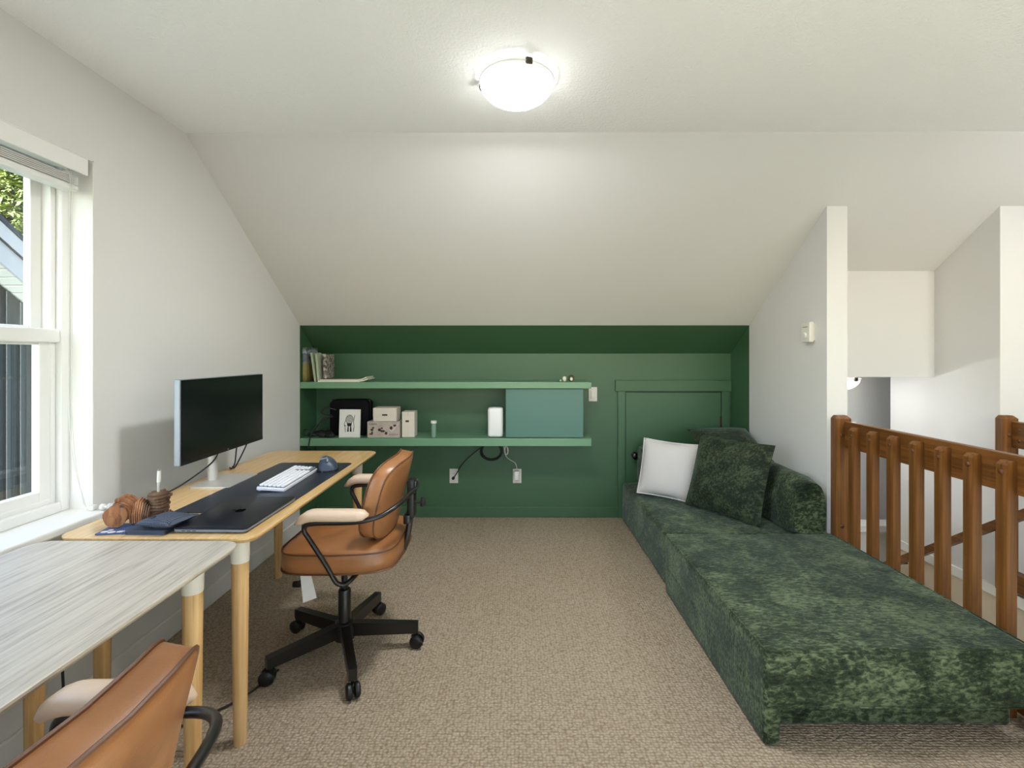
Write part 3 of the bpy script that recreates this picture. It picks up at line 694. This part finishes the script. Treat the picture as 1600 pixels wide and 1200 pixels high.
# notebook + pouch
nb = thing('notebook', 'blue cloth notebook lying under the woven pouch', 'notebook', (-1.205, 1.635, DZ)); nb.rotation_euler = (0, 0, R(-1))
m = MB(); m.loft([[(x, y, z) for x, y in rrect(-.068+i, .068-i, -.085+i, .085-i, .008)] for z, i in ((0, 0), (.003, 0), (.0032, .003), (.0108, .003), (.011, 0), (.014, 0))]); m.build('cover', 'notebook_blue', nb)
po = thing('pouch', 'dark blue woven pouch lying on the blue notebook', 'pouch', (-1.172, 1.603, DZ+.0145)); po.rotation_euler = (0, 0, R(-9))
NN = 14; rings = []
m = MB()
def pil(m, w, h, t, wob=0, n=16, pinch=.05, seed=1):
    rnd = random.Random(seed); ph = [rnd.uniform(0, 6.28) for _ in range(6)]
    vs = []; fs = []; idx = {}
    for s in (1, -1):
        for i in range(n+1):
            for j in range(n+1):
                u = -1+2*i/n; v = -1+2*j/n; edge = i in (0, n) or j in (0, n)
                if edge and s == -1: idx[(s, i, j)] = idx[(1, i, j)]; continue
                x = u*w/2*(1-pinch*(1-v*v)**1); y = v*h/2*(1-pinch*(1-u*u))
                zz = t/2*(max(0, 1-abs(u)**2.6)**.55)*(max(0, 1-abs(v)**2.6)**.55)
                zz *= 1+wob*(math.sin(4*u+ph[0])*math.sin(3.3*v+ph[1])+.6*math.sin(7*u+ph[2]+2*v))
                idx[(s, i, j)] = len(vs); vs.append((x, y, s*zz))
    for s in (1, -1):
        for i in range(n):
            for j in range(n): fs.append((idx[(s, i, j)], idx[(s, i+1, j)], idx[(s, i+1, j+1)], idx[(s, i, j+1)]))
    m.add(vs, fs); m._edge = [vs[idx[(1, i, 0)]] for i in range(n)]+[vs[idx[(1, n, j)]] for j in range(n)]+[vs[idx[(1, i, n)]] for i in range(n, 0, -1)]+[vs[idx[(1, 0, j)]] for j in range(n, 0, -1)]
    return m
m = pil(MB(), .13, .115, .036, .08, 14, .01, 4); m.xf(Matrix.Translation((0, 0, .017))); m.build('body', 'woven_blue', po, True, 80)
MB().tube(smooth_path([(-.04, -.03, .029), (-.025, -.02, .033), (-.02, -.032, .030), (-.035, -.036, .028), (-.04, -.025, .029)]), .003, 6).build('toggle', 'cable_black', po, True)
m = MB(); m.loft([[(x, y, z) for x, y in rrect(-.048, .048, -.05, .05, .006)] for z in (0, .004)])
pcard = thing('picture_card', 'small blue and white card under the wooden model', 'card', (-1.325, 1.60, DZ), R(8)); m.build('card', 'card_blue', pcard)
m = MB()
for (x, y, r) in ((-.03, -.03, .011), (-.005, -.036, .012), (.02, -.034, .011), (-.02, -.015, .008), (.036, -.028, .009)):
    m.prism([(x+r*math.cos(R(a)), y+.8*r*math.sin(R(a))) for a in range(0, 360, 40)], 2, .0038, .0044)
m.build('print', 'white_plastic', pcard, kind='stuff')
# wooden layered model (pen holder)
wm = thing('wooden_model', 'brown layered wooden model pen holder on the desk by the window', 'pen holder', (-1.315, 1.66, DZ+.0048), R(20))
def slab(cx, cy, pts, y0, y1, mat, tilt=0):
    mm = MB(); mm.prism(pts, 1, y0, y1); mm.xf(Matrix.Translation((cx, cy, 0)) @ Matrix.Rotation(R(tilt), 4, 'Z')); return mm.build('layer', mat, wm)
for k in range(7):
    rr_ = .036-.0008*k*k if k < 4 else .034
    cz_ = .038+.0035*k; cx_ = -.046+.003*k
    pts = [(cx_+rr_*(1+.06*math.sin(3*R(a)))*math.cos(R(a))*.95, max(.0, cz_+rr_*(1.0+.04*k)*math.sin(R(a)))) for a in range(0, 360, 18)]
    slab(0, -.052+.0075*k, pts, 0, .0055, 'model_wood')
for k in range(4):
    rr_ = .024-.004*k
    slab(-.052, -.0535-.004*k, [(rr_*math.cos(R(a)), .030+rr_*math.sin(R(a))) for a in range(0, 360, 24)], 0, .0035, 'model_wood')
for k in range(9):
    x0 = -.012+.0062*k; h = .082-.014*abs(k-3)/3
    mm = MB(); mm.prism([(-.035, .006), (.03, .006), (.034, h*.6), (.012, h), (-.02, h*.96), (-.038, h*.5)], 0, x0, x0+.0042); mm.build('layer', 'model_wood' if k < 6 else 'model_dark', wm)
for k in range(9):
    z = .004+.0105*k; rr_ = .030+.004*math.sin(k*2.1)+.002*(k % 2)
    mm = MB(); mm.prism([(.058+rr_*(1+.16*math.sin(5*R(a)+k))*math.cos(R(a)), .012+rr_*(1+.16*math.cos(4*R(a)+k))*math.sin(R(a))) for a in range(0, 360, 15)], 2, z, z+.0082); mm.build('layer', 'model_dark', wm)
for k in range(5):
    mm = MB(); mm.prism([(-.016+.002*k, .002), (.016-.002*k, .002), (.013-.002*k, .038-.006*k), (-.012+.002*k, .036-.006*k)], 0, .084+.008*k, .0895+.008*k); mm.xf(Matrix.Translation((0, -.005, 0))); mm.build('layer', 'model_dark', wm)
for (x, y, z, r) in ((-.05, -.02, .085, .009), (-.03, -.045, .07, .008), (.075, .01, .102, .005)):
    MB().sphere((x, y, z), r, 8, 6).build('knob', 'model_dark' if r < .009 else 'model_wood', wm)
pe = thing('pen', 'white capped pen standing in the wooden model', 'pen', (-1.266, 1.692, DZ+.094)); pe.rotation_euler = (R(3), R(4), 0)
MB().cyl((0, 0, 0), (0, 0, .045), .0045, .0045, 10).build('barrel', 'silver_satin', pe); MB().cyl((0, 0, .042), (0, 0, .083), .0062, .0058, 10).build('cap', 'white_plastic', pe); MB().cyl((0, 0, .083), (0, 0, .087), .004, .004, 10).build('cap_end', 'print_mid', pe)
# loose cables beneath the desks
cd = MB().tube(smooth_path([(-1.43, 1.5, .62), (-1.44, 1.5, .5), (-1.45, 1.52, .40), (-1.44, 1.53, .12), (-1.40, 1.55, .012), (-1.25, 1.62, .008), (-1.05, 1.80, .008), (-.98, 1.98, .008)]), .004, 6).build('floor_cable', 'cable_black', None, True)
tag(cd, 'thin black cable dropping behind the near desk onto the carpet', 'cable')
cd = MB().tube(smooth_path([(-1.35, 2.1, .70), (-1.33, 2.12, .64), (-1.25, 2.2, .615), (-1.2, 2.3, .64), (-1.22, 2.35, .58), (-1.24, 2.36, .5), (-1.2, 2.45, .6), (-1.1, 2.6, .70)]), .004, 6).build('desk_cable', 'cable_black', None, True)
tag(cd, 'black cable looping under the far desk', 'cable')

# ------------------------------------------------------------------ office chairs
def make_chair(lab, loc, rz):
    t = thing('office_chair', lab, 'chair', loc, rz, 'tan leather office chairs at the desks')
    # seat cushion, front towards -X
    def outl(i, n=48):
        pts = []
        for k in range(n):
            a = 2*math.pi*k/n; c, s_ = math.cos(a), math.sin(a); e = 2/5.2
            x = math.copysign(abs(c)**e, c)*(.235-i); y = math.copysign(abs(s_)**e, s_)*(.25-i)
            y *= 1-.10*(x/.235 if x > 0 else 0)
            pts.append((.035+x, y))
        return pts
    def top(x, y, h):
        d = max(abs(x-.035)/.235, abs(y)/.25); b = h
        for tx, ty in ((-.06, -.08), (-.06, .08), (.12, -.08), (.12, .08)):
            b -= .016*math.exp(-((x-tx)**2+(y-ty)**2)/.0022)
        return b
    rings = []
    for z, i in ((.445, .05), (.448, .012), (.455, .002), (.49, 0), (.525, .002), (.532, .008)): rings.append([(x, y, z) for x, y in outl(i)])
    for i, h in ((.03, .541), (.06, .549), (.09, .554), (.12, .556), (.15, .556), (.18, .556), (.21, .555), (.232, .555)): rings.append([(x, y, top(x, y, h)) for x, y in outl(i)])
    st_ = MB().loft(rings).build('seat', 'leather_tan', t, True, 60)
    for z, i in ((.53, .001), (.455, 0)): MB().tube([(x, y, z) for x, y in outl(i)], .0035, 6, True).build('piping', 'piping_dark', st_, True)
    # backrest
    def bp(y, v, off):
        vv = v/.32; x = .158+.050*vv+.025*vv*vv-.045*(y/.22)**2+off
        return (x, y, .56+v-.18*off)
    def bout(i, n=44):
        pts = []
        for k in range(n):
            a = 2*math.pi*k/n; c, s_ = math.cos(a), math.sin(a); e = 2/4.0
            pts.append((math.copysign(abs(c)**e, c)*(.215-i), .16+math.copysign(abs(s_)**e, s_)*(.16-i)))
        return pts
    rings = []
    for i, off in ((.15, -.014), (.12, -.013), (.08, -.011), (.04, -.007), (.015, -.003), (.003, .002), (0, .008), (0, .056), (.003, .062), (.02, .066), (.07, .069), (.15, .07)):
        rings.append([bp(y, v, off) for y, v in bout(i)])
    bk = MB().loft(rings).build('backrest', 'leather_tan', t, True, 60)
    for off in (.004, .060): MB().tube([bp(y, v, off) for y, v in bout(-.001)], .0035, 6, True).build('piping', 'piping_dark', bk, True)
    # arms: tube loop around the back
    half = [(.315, 0, .728), (.31, .08, .726), (.285, .18, .712), (.235, .245, .688), (.17, .268, .674), (.1, .272, .668), (-.02, .272, .665), (-.055, .272, .655), (-.06, .270, .632), (-.045, .266, .605), (.02, .252, .49), (.045, .246, .438), (.06, .238, .415), (.085, .225, .408), (.11, .19, .425), (.12, .12, .437), (.12, 0, .437)]
    p = smooth_path([(x, -y, z) for x, y, z in half[::-1]][:-1]+half, 4)
    MB().tube(p, .0095, 10).build('arm_frame', 'black_metal', t, True)
    for s_ in (-1, 1):
        rings = []
        for k in range(15):
            u = k/14; x = -.095+.285*u; e = math.sqrt(max(.0, 1-(2*u-1)**6)); dz = -.035*max(0, 1-u/.28)**2; w = .008+.021*e; h = .004+.019*e
            cx, cz = x, .698+dz
            rings.append([(cx, s_*.272+w*math.copysign(abs(math.cos(R(a)))**.7, math.cos(R(a))), cz+h*math.copysign(abs(math.sin(R(a)))**.75, math.sin(R(a)))) for a in range(0, 360, 24)])
        ar = MB().loft(rings).build('armrest', 'leather_sheen', t, True, 60)
        MB().tube([(r_[0][0], r_[0][1]+.0005*s_, r_[0][2]+.004) for r_ in rings[1:-1]] , .0022, 5).build('piping', 'piping_dark', ar, True)
    m = MB().tube(smooth_path([(.05, 0, .432), (.2, 0, .428), (.25, 0, .44), (.275, 0, .50), (.292, 0, .6), (.312, 0, .76)]), .014, 8)
    m.bbox(.27, .30, -.045, .045, .58, .62, .006); m.build('back_support', 'black_metal', t, True)
    MB().bbox(.283, .315, -.032, .032, .60, .77, .008).build('back_plate', 'black_plastic', t, True)
    MB().lathe([(.006, 0), (.006, .03), (.02, .032), (.022, .042), (.016, .05), (.003, .051)], (.308, 0, .665), 14, 'X').build('tilt_knob', 'black_plastic', t, True)
    MB().bbox(-.09, .13, -.08, .08, .405, .447, .01).build('seat_mechanism', 'black_metal', t, True)
    MB().lathe([(.027, .12), (.027, .275), (.024, .28), (.0135, .282), (.0135, .42)], n=18).build('gas_column', 'black_metal', t, True)
    MB().lathe([(.03, .055), (.045, .065), (.046, .118), (.04, .135), (.028, .14)], n=20).build('hub', 'black_metal', t, True)
    for k in range(5):
        a = R(7+72*k); rot = Matrix.Rotation(a, 4, 'Z')
        m = MB(); m.loft([[(x, y, z) for y, z in ((-w, z0), (w, z0), (w, z1), (-w, z1))] for x, w, z0, z1 in ((.03, .019, .078, .134), (.315, .0165, .068, .112), (.322, .015, .07, .11))]); m.xf(rot)
        m.build('base_leg', 'black_metal', t)
        fork = MB(); ca = R(random.uniform(-40, 40)); cm = rot @ Matrix.Translation((.305, 0, 0)) @ Matrix.Rotation(ca, 4, 'Z')
        fork.bbox(-.014, .02, -.005, .005, .02, .056, .004); fork.cyl((0, 0, .045), (0, 0, .075), .006, .006, 8); fork.xf(cm)
        cs = fork.build('caster', 'black_plastic', t)
        for s_ in (-1, 1):
            wv = MB().lathe([(.006, -.010), (.027, -.010), (.030, -.005), (.029, .004), (.022, .010), (.004, .011)], (0, 0, 0), 16, 'Y')
            wv.xf(cm @ Matrix.Translation((.012, s_*.0165, .0302)) @ (Matrix.Identity(4) if s_ > 0 else Matrix.Scale(-1, 4, (0, 1, 0)))); wv.build('wheel', 'black_plastic', cs, True)
    MB().tube(smooth_path([(-.05, -.06, .41), (-.12, -.09, .40), (-.14, -.10, .375), (-.16, -.10, .35)]), .005, 6).build('lever', 'black_plastic', t, True)
    MB().bbox(-.185, -.145, -.11, -.09, .335, .36, .008).build('lever_paddle', 'black_plastic', t, True)
    m = MB(); m.loft([[(-.125+.02*u, -.17-.01*u, .45-.14*u), (-.085+.035*u, -.17-.01*u, .45-.12*u), (-.085+.035*u, -.168-.01*u, .45-.12*u), (-.125+.02*u, -.168-.01*u, .45-.14*u)] for u in (0, .5, 1)])
    m.build('care_tag', 'tag_white', t)
    return t
make_chair('tan leather office chair on black wheels at the far desk', (-.753, 2.115, 0), R(0))
make_chair('tan leather office chair pushed under the near desk at the picture edge', (-.768, .588, 0), R(0))

# ------------------------------------------------------------------ sofa and pillows
def soft(x0, x1, y0, y1, z0, z1, r=.03, n=16, crown=.0, amp=.003, seed=0):
    """cushion block with rounded edges and slightly uneven faces"""
    bm = bmesh.new(); bmesh.ops.create_cube(bm, size=1)
    for v in bm.verts: v.co = Vector(((x0+x1)/2+v.co.x*(x1-x0), (y0+y1)/2+v.co.y*(y1-y0), (z0+z1)/2+v.co.z*(z1-z0)))
    bmesh.ops.bevel(bm, geom=list(bm.edges), offset=r, segments=4, affect='EDGES', profile=.6)
    for ax in range(3):
        lo = (x0, y0, z0)[ax]; hi = (x1, y1, z1)[ax]; k = max(2, min(n, int((hi-lo)/.05)))
        for q in range(1, k):
            no = [0, 0, 0]; no[ax] = 1; co = [0, 0, 0]; co[ax] = lo+r+(hi-lo-2*r)*q/k
            bmesh.ops.bisect_plane(bm, geom=bm.verts[:]+bm.edges[:]+bm.faces[:], plane_co=co, plane_no=no)
    for v in bm.verts:
        u = (v.co.x-x0)/(x1-x0)*2-1; w = (v.co.y-y0)/(y1-y0)*2-1
        if v.co.z > (z0+z1)/2: v.co.z += crown*(1-u*u)*(1-w*w)
        p = v.co*5.3+Vector((seed, seed*2, 0)); dn = math.sin(p.x*1.3+p.y)*math.sin(p.y*1.7+p.z)+.5*math.sin(p.x*3.1-p.z*2+p.y*1.3)
        v.co += v.normal*dn*amp
    m = MB(); bm.verts.index_update(); m.add([v.co.copy() for v in bm.verts], [[v.index for v in f.verts] for f in bm.faces]); bm.free(); return m
ot = thing('ottoman', 'large low dark green crushed velvet ottoman in the foreground', 'ottoman')
soft(.84, 1.772, 1.60, 2.665, .13, .325, .024, crown=.012, amp=.0025).build('top_cushion', 'velvet', ot, True, 60)
soft(.86, 1.768, 1.70, 2.65, .0, .128, .02, amp=.002, seed=3).build('base', 'velvet', ot, True, 60)
soft(.840, .90, 1.605, 2.66, .0, .16, .02, amp=.001, seed=5).build('side_skirt', 'velvet', ot, True, 60)
MB().tube([(.86, 1.604, .136), (1.752, 1.604, .136)], .0035, 6).build('welt', 'velvet', ot, True)
for z, i in ((.322, .006),):
    MB().tube([(x, y, z) for x, y in rrect(.84+i, 1.772-i, 1.60+i, 2.665-i, .02, 4)], .0035, 6, True).build('welt', 'velvet', ot, True)
sf = thing('sofa', 'dark green crushed velvet corner sofa against the partition wall', 'sofa')
soft(.865, 1.745, 2.69, 3.84, .0, .30, .03, crown=.008, amp=.003, seed=1).build('seat_base', 'velvet', sf, True, 60)
def bolster(name, pts, axis, a, b, seed):
    m = MB(); n = 12; rings = []
    for k in range(n+1):
        t_ = k/n; q = a+(b-a)*t_; e = min(1, .86+.14*math.sqrt(max(0, 1-(max(0, abs(2*t_-1)-.86)/.14)**2)))
        cx = sum(p[0] for p in pts)/len(pts); cz = sum(p[1] for p in pts)/len(pts); ring = []
        for x, z in pts:
            p = [cx+(x-cx)*e, max(.30, cz+(z-cz)*e+.004*math.sin(7*t_+x*20+seed))]; p.insert(axis, q); ring.append(p)
        rings.append(ring)
    return m.loft(rings).build(name, 'velvet', sf, True, 60)
prof = smooth_path([(x, z, 0) for x, z in ((1.752, .30), (1.755, .42), (1.75, .52), (1.72, .605), (1.66, .625), (1.60, .59), (1.565, .50), (1.552, .40), (1.558, .32), (1.58, .30))], 4)
bolster('side_bolster', [(p.x, p.y) for p in prof], 1, 2.665, 3.83, 1)
prof = smooth_path([(y, z, 0) for y, z in ((3.845, .30), (3.848, .42), (3.84, .54), (3.80, .60), (3.74, .61), (3.67, .585), (3.63, .50), (3.615, .40), (3.62, .32), (3.64, .30))], 4)
bolster('back_bolster', [(p.x, p.y) for p in prof], 0, .985, 1.56, 2)
def pillow(name, lab, size, thick, mat, loc, lean, yaw, roll, seed, group=None, pipe=None):
    t = thing(name, lab, 'pillow', loc, 0, group)
    m = pil(MB(), size, size, thick, .04, 18, .045, seed)
    mx = Matrix.Rotation(R(yaw), 4, 'Z') @ Matrix.Rotation(R(90-lean), 4, 'X') @ Matrix.Rotation(R(roll), 4, 'Z')
    ed = [mx @ Vector(p) for p in m._edge]; m.xf(mx); zmin = min(v.z for v in m.v)
    off = Matrix.Translation((0, 0, -zmin)); m.xf(off); m.build('cushion', mat, t, True, 70)
    MB().tube([off @ p for p in ed], .005 if pipe else .003, 6, True).build('seam_edge', pipe or mat, t, True)
    return t
SP = 'green velvet scatter pillows'
pillow('scatter_pillow', 'off white square pillow left of the green velvet pillow', .40, .13, 'pillow_white', (1.10, 3.41, .305), 18, -33, -2, 1, pipe='pillow_white')
pillow('scatter_pillow', 'front large dark green velvet pillow next to the white pillow', .49, .15, 'velvet_pillow', (1.36, 3.04, .306), 19, -52, -2, 2, SP)
pillow('scatter_pillow', 'rear green velvet pillow peeking out behind the other pillows', .44, .14, 'velvet_pillow', (1.53, 3.40, .56), 66, -3, 4, 3, SP)

# ------------------------------------------------------------------ railings
def railing(name, lab, xo, n, y_first, step, bolts_left, ybot):
    t = thing(name, lab, 'railing', (xo, YW, 0), 0, 'wooden stair railings')
    yp1 = -.002; yp0 = -.045
    m = MB(); m.loft([[(x, y, z) for x, y in ((0+i, yp0+i), (.085-i, yp0+i), (.085-i, yp1-i*.2), (0+i, yp1-i*.2))] for z, i in ((ybot, 0), (.965, 0), (.982, .014))]); ps = m.build('post', 'rail_wood_z', t)
    for z in (.875, .37): MB().sphere((.035, yp0, z), .011, 10, 6, (1, .6, 1)).build('plug', 'plug_wood', ps, True)
    rl = MB().bbox(.046, .083, -2.05, yp0-.001, .808, .951, .004).build('top_rail', 'rail_wood_y', t)
    return t, rl
rg, rl = railing('stair_railing', 'near wooden railing with square balusters beside the ottoman', 1.78, 0, 0, 0, False, 0)
MB().bbox(.046, .083, -2.05, -.046, .02, .12, .004).build('bottom_rail', 'rail_wood_y', rg)
bm_ = None
for k in range(15):
    yf = 2.56-.1303*k-YW
    if yf < -2.0: break
    m = MB(); w0, w1, y0, y1 = .009, .0455, -.04, 0
    pr = [(w1, 0), (w1, .925), (w1-.006, .932), (w0+.014, .93), (w0, .916), (w0, 0)]
    if bm_ is None:
        b = MB().prism([(x, z-0) for x, z in pr], 1, y0, y1).build('baluster', 'rail_wood_z', rg); bm_ = b.data
        pg = MB().sphere((w0, -.02, .888), .0105, 10, 6, (.6, 1, 1)).build('plug', 'plug_wood', b, True); pm = pg.data; b.location = (0, yf, 0)
    else:
        b = bpy.data.objects.new('baluster', bm_); C.objects.link(b); b.parent = rg; b.location = (0, yf, 0)
        pg = bpy.data.objects.new('plug', pm); C.objects.link(pg); pg.parent = b
r2, rl2 = railing('stair_railing', 'far wooden railing on the other side of the stairwell', 2.70, 0, 0, 0, True, .012)
MB().bbox(.02, .083, -2.05, -.002, .03, .125, .004).build('bottom_rail', 'rail_wood_y', r2)
for z in (.85, .91): MB().sphere((.046, -.085, z), .0105, 10, 6, (.6, 1, 1)).build('plug', 'plug_wood', rl2, True)
for k in range(12):
    b = bpy.data.objects.new('baluster', MB().prism([(.0835, .03), (.0835, .925), (.12, .92), (.12, .03)], 1, -.04, 0).build('tmp_b', 'rail_wood_z').data if k == 0 else b.data)
    C.objects.link(b); b.parent = r2; b.location = (0, -.2-.14*k, 0)
bpy.data.objects.remove(bpy.data.objects['tmp_b'])
hr = thing('stair_handrail', 'sloping brown handrail going down the stairwell', 'handrail', (2.64, 1.9, .9))
ang = .73
m = MB(); m.prism([(-.02-.0, 0), (.02, 0), (.02, .045), (-.02, .045)], 1, 0, .01); m = MB()
y0, y1 = -.15, 1.62
m.loft([[(-.02, y, .02-ang*y+dz) if False else (x, y, .02-ang*y+dz) for x, dz in ((-.018, -.03), (.018, -.03), (.02, .02), (-.02, .02))] for y in (y0, y1)])
m.build('rail', 'rail_wood_y', hr)
for y in (1.42,): MB().tube([(0, y, .01-ang*y), (.089, y, .01-ang*y)], .007, 6).build('bracket', 'bronze', hr, True)

# ------------------------------------------------------------------ outside
struct(MB().box(-40, XW-.3, -30, 40, -2.9, -2.8).build('ground', 'ground_green'), 'lawn outside the window')
hs = thing('neighbour_house', 'neighbouring house with dark siding and pale sloped eave outside the window', 'house', (-7.0, 6.5, -2.8))
RS = -.72
def rz_(y): return 2.27+2.8-.72*abs((y+6.5)-4.0)+.72*abs(6.47-4.0)      # underside of the roof at the gable wall, ridge at y=4
MB().prism([(-6, 0), (4.6, 0), (4.6, rz_(4.6)), (-2.5, rz_(-2.5)), (-6, rz_(-6))], 0, -5, 0).build('gable_wall', 'siding_dark', hs)
for k in range(56):
    y = -5.9+.185*k
    MB().box(0, .03, y, y+.05, 0, rz_(y+.02)-.02).build('batten', 'batten_dark', hs)
def band(x0, x1, dz0, dz1, name, mat, y0=-2.5, y1=5.2):
    return MB().prism([(y0, rz_(y0)+dz0), (y1, rz_(y1)+dz0), (y1, rz_(y1)+dz1), (y0, rz_(y0)+dz1)], 0, x0, x1).build(name, mat, hs)
band(.37, .41, -.03, .25, 'fascia', 'fascia_grey'); band(.38, .45, .26, .46, 'rake_board', 'fascia_grey'); band(.36, .44, .245, .262, 'drip_edge', 'roof_shingle')
band(-5, .47, .47, .53, 'roof', 'roof_shingle')
band(.0, .37, .03, .05, 'soffit_back', 'roof_shingle')
for k in range(62):
    y = -2.5+.124*k
    MB().prism([(y, rz_(y)), (y+.108, rz_(y+.108)), (y+.108, rz_(y+.108)+.028), (y, rz_(y)+.028)], 0, 0.0, .37).build('soffit_panel', 'soffit_cream', hs)
def tree(lab, loc, h, rad, mat, n, seed, lo=.0):
    rnd = random.Random(seed); t = thing('conifer_tree', lab, 'tree', loc, 0, 'trees outside the window')
    MB().cyl((0, 0, 0), (0, 0, h*.97), .22, .03, 8).build('trunk', 'bark', t)
    br = MB(); lv = MB(); vs = []; fs = []
    for k in range(n):
        z = h*(lo+(1-lo)*rnd.random()**1.1); a = rnd.uniform(0, 6.283); L = rad*(1.02-z/h)**.8*rnd.uniform(.75, 1.08)+.15
        d = Vector((math.cos(a), math.sin(a), 0)); side = Vector((-d.y, d.x, 0)); b0 = Vector((0, 0, z)); pts = []
        for q in range(7):
            u = q/6; pts.append(b0+d*L*u+Vector((0, 0, .25*L*u-.45*L*u*u)))
        br.tube(pts, [.02*(1-.8*q/6) for q in range(7)], 4)
        m_ = int(40+L*26)
        for q in range(m_):
            u = rnd.uniform(.25, 1.0); i = min(5, int(u*6)); p = pts[i].lerp(pts[i+1], u*6-i)
            s_ = rnd.choice((-1, 1)); ll = rnd.uniform(.2, .5)*(1.15-.5*u); dirv = (d*rnd.uniform(.2, .8)+side*s_*rnd.uniform(.3, 1)+Vector((0, 0, rnd.uniform(-.7, .15)))).normalized()
            wv = dirv.cross(Vector((rnd.uniform(-.3, .3), rnd.uniform(-.3, .3), 1))).normalized()*ll*.2
            i0 = len(vs); vs += [p, p+dirv*ll*.45+wv, p+dirv*ll-Vector((0, 0, .04)), p+dirv*ll*.45-wv]; fs.append((i0, i0+1, i0+2, i0+3))
    br.build('branches', 'bark', t); lv.add(vs, fs)
    me = bpy.data.meshes.new('foliage'); me.from_pydata([tuple(v) for v in vs], [], fs); me.update(); me.materials.append(M[mat])
    o = bpy.data.objects.new('foliage', me); C.objects.link(o); o.parent = t; o['kind'] = 'stuff'
tree('sunlit yellow green conifer above the neighbouring roof', (-15.4, 14.9, -2.8), 10.0, 3.2, 'leaf_yellow', 620, 1, .35)
tree('tall dark green conifer behind the yellow green tree', (-21.5, 20.0, -2.8), 17, 4.6, 'leaf_dark', 560, 2, .35)
tree('dark green conifer left of the neighbouring house ridge', (-21, 12.5, -2.8), 16.0, 4.4, 'leaf_dark', 460, 3, .35)
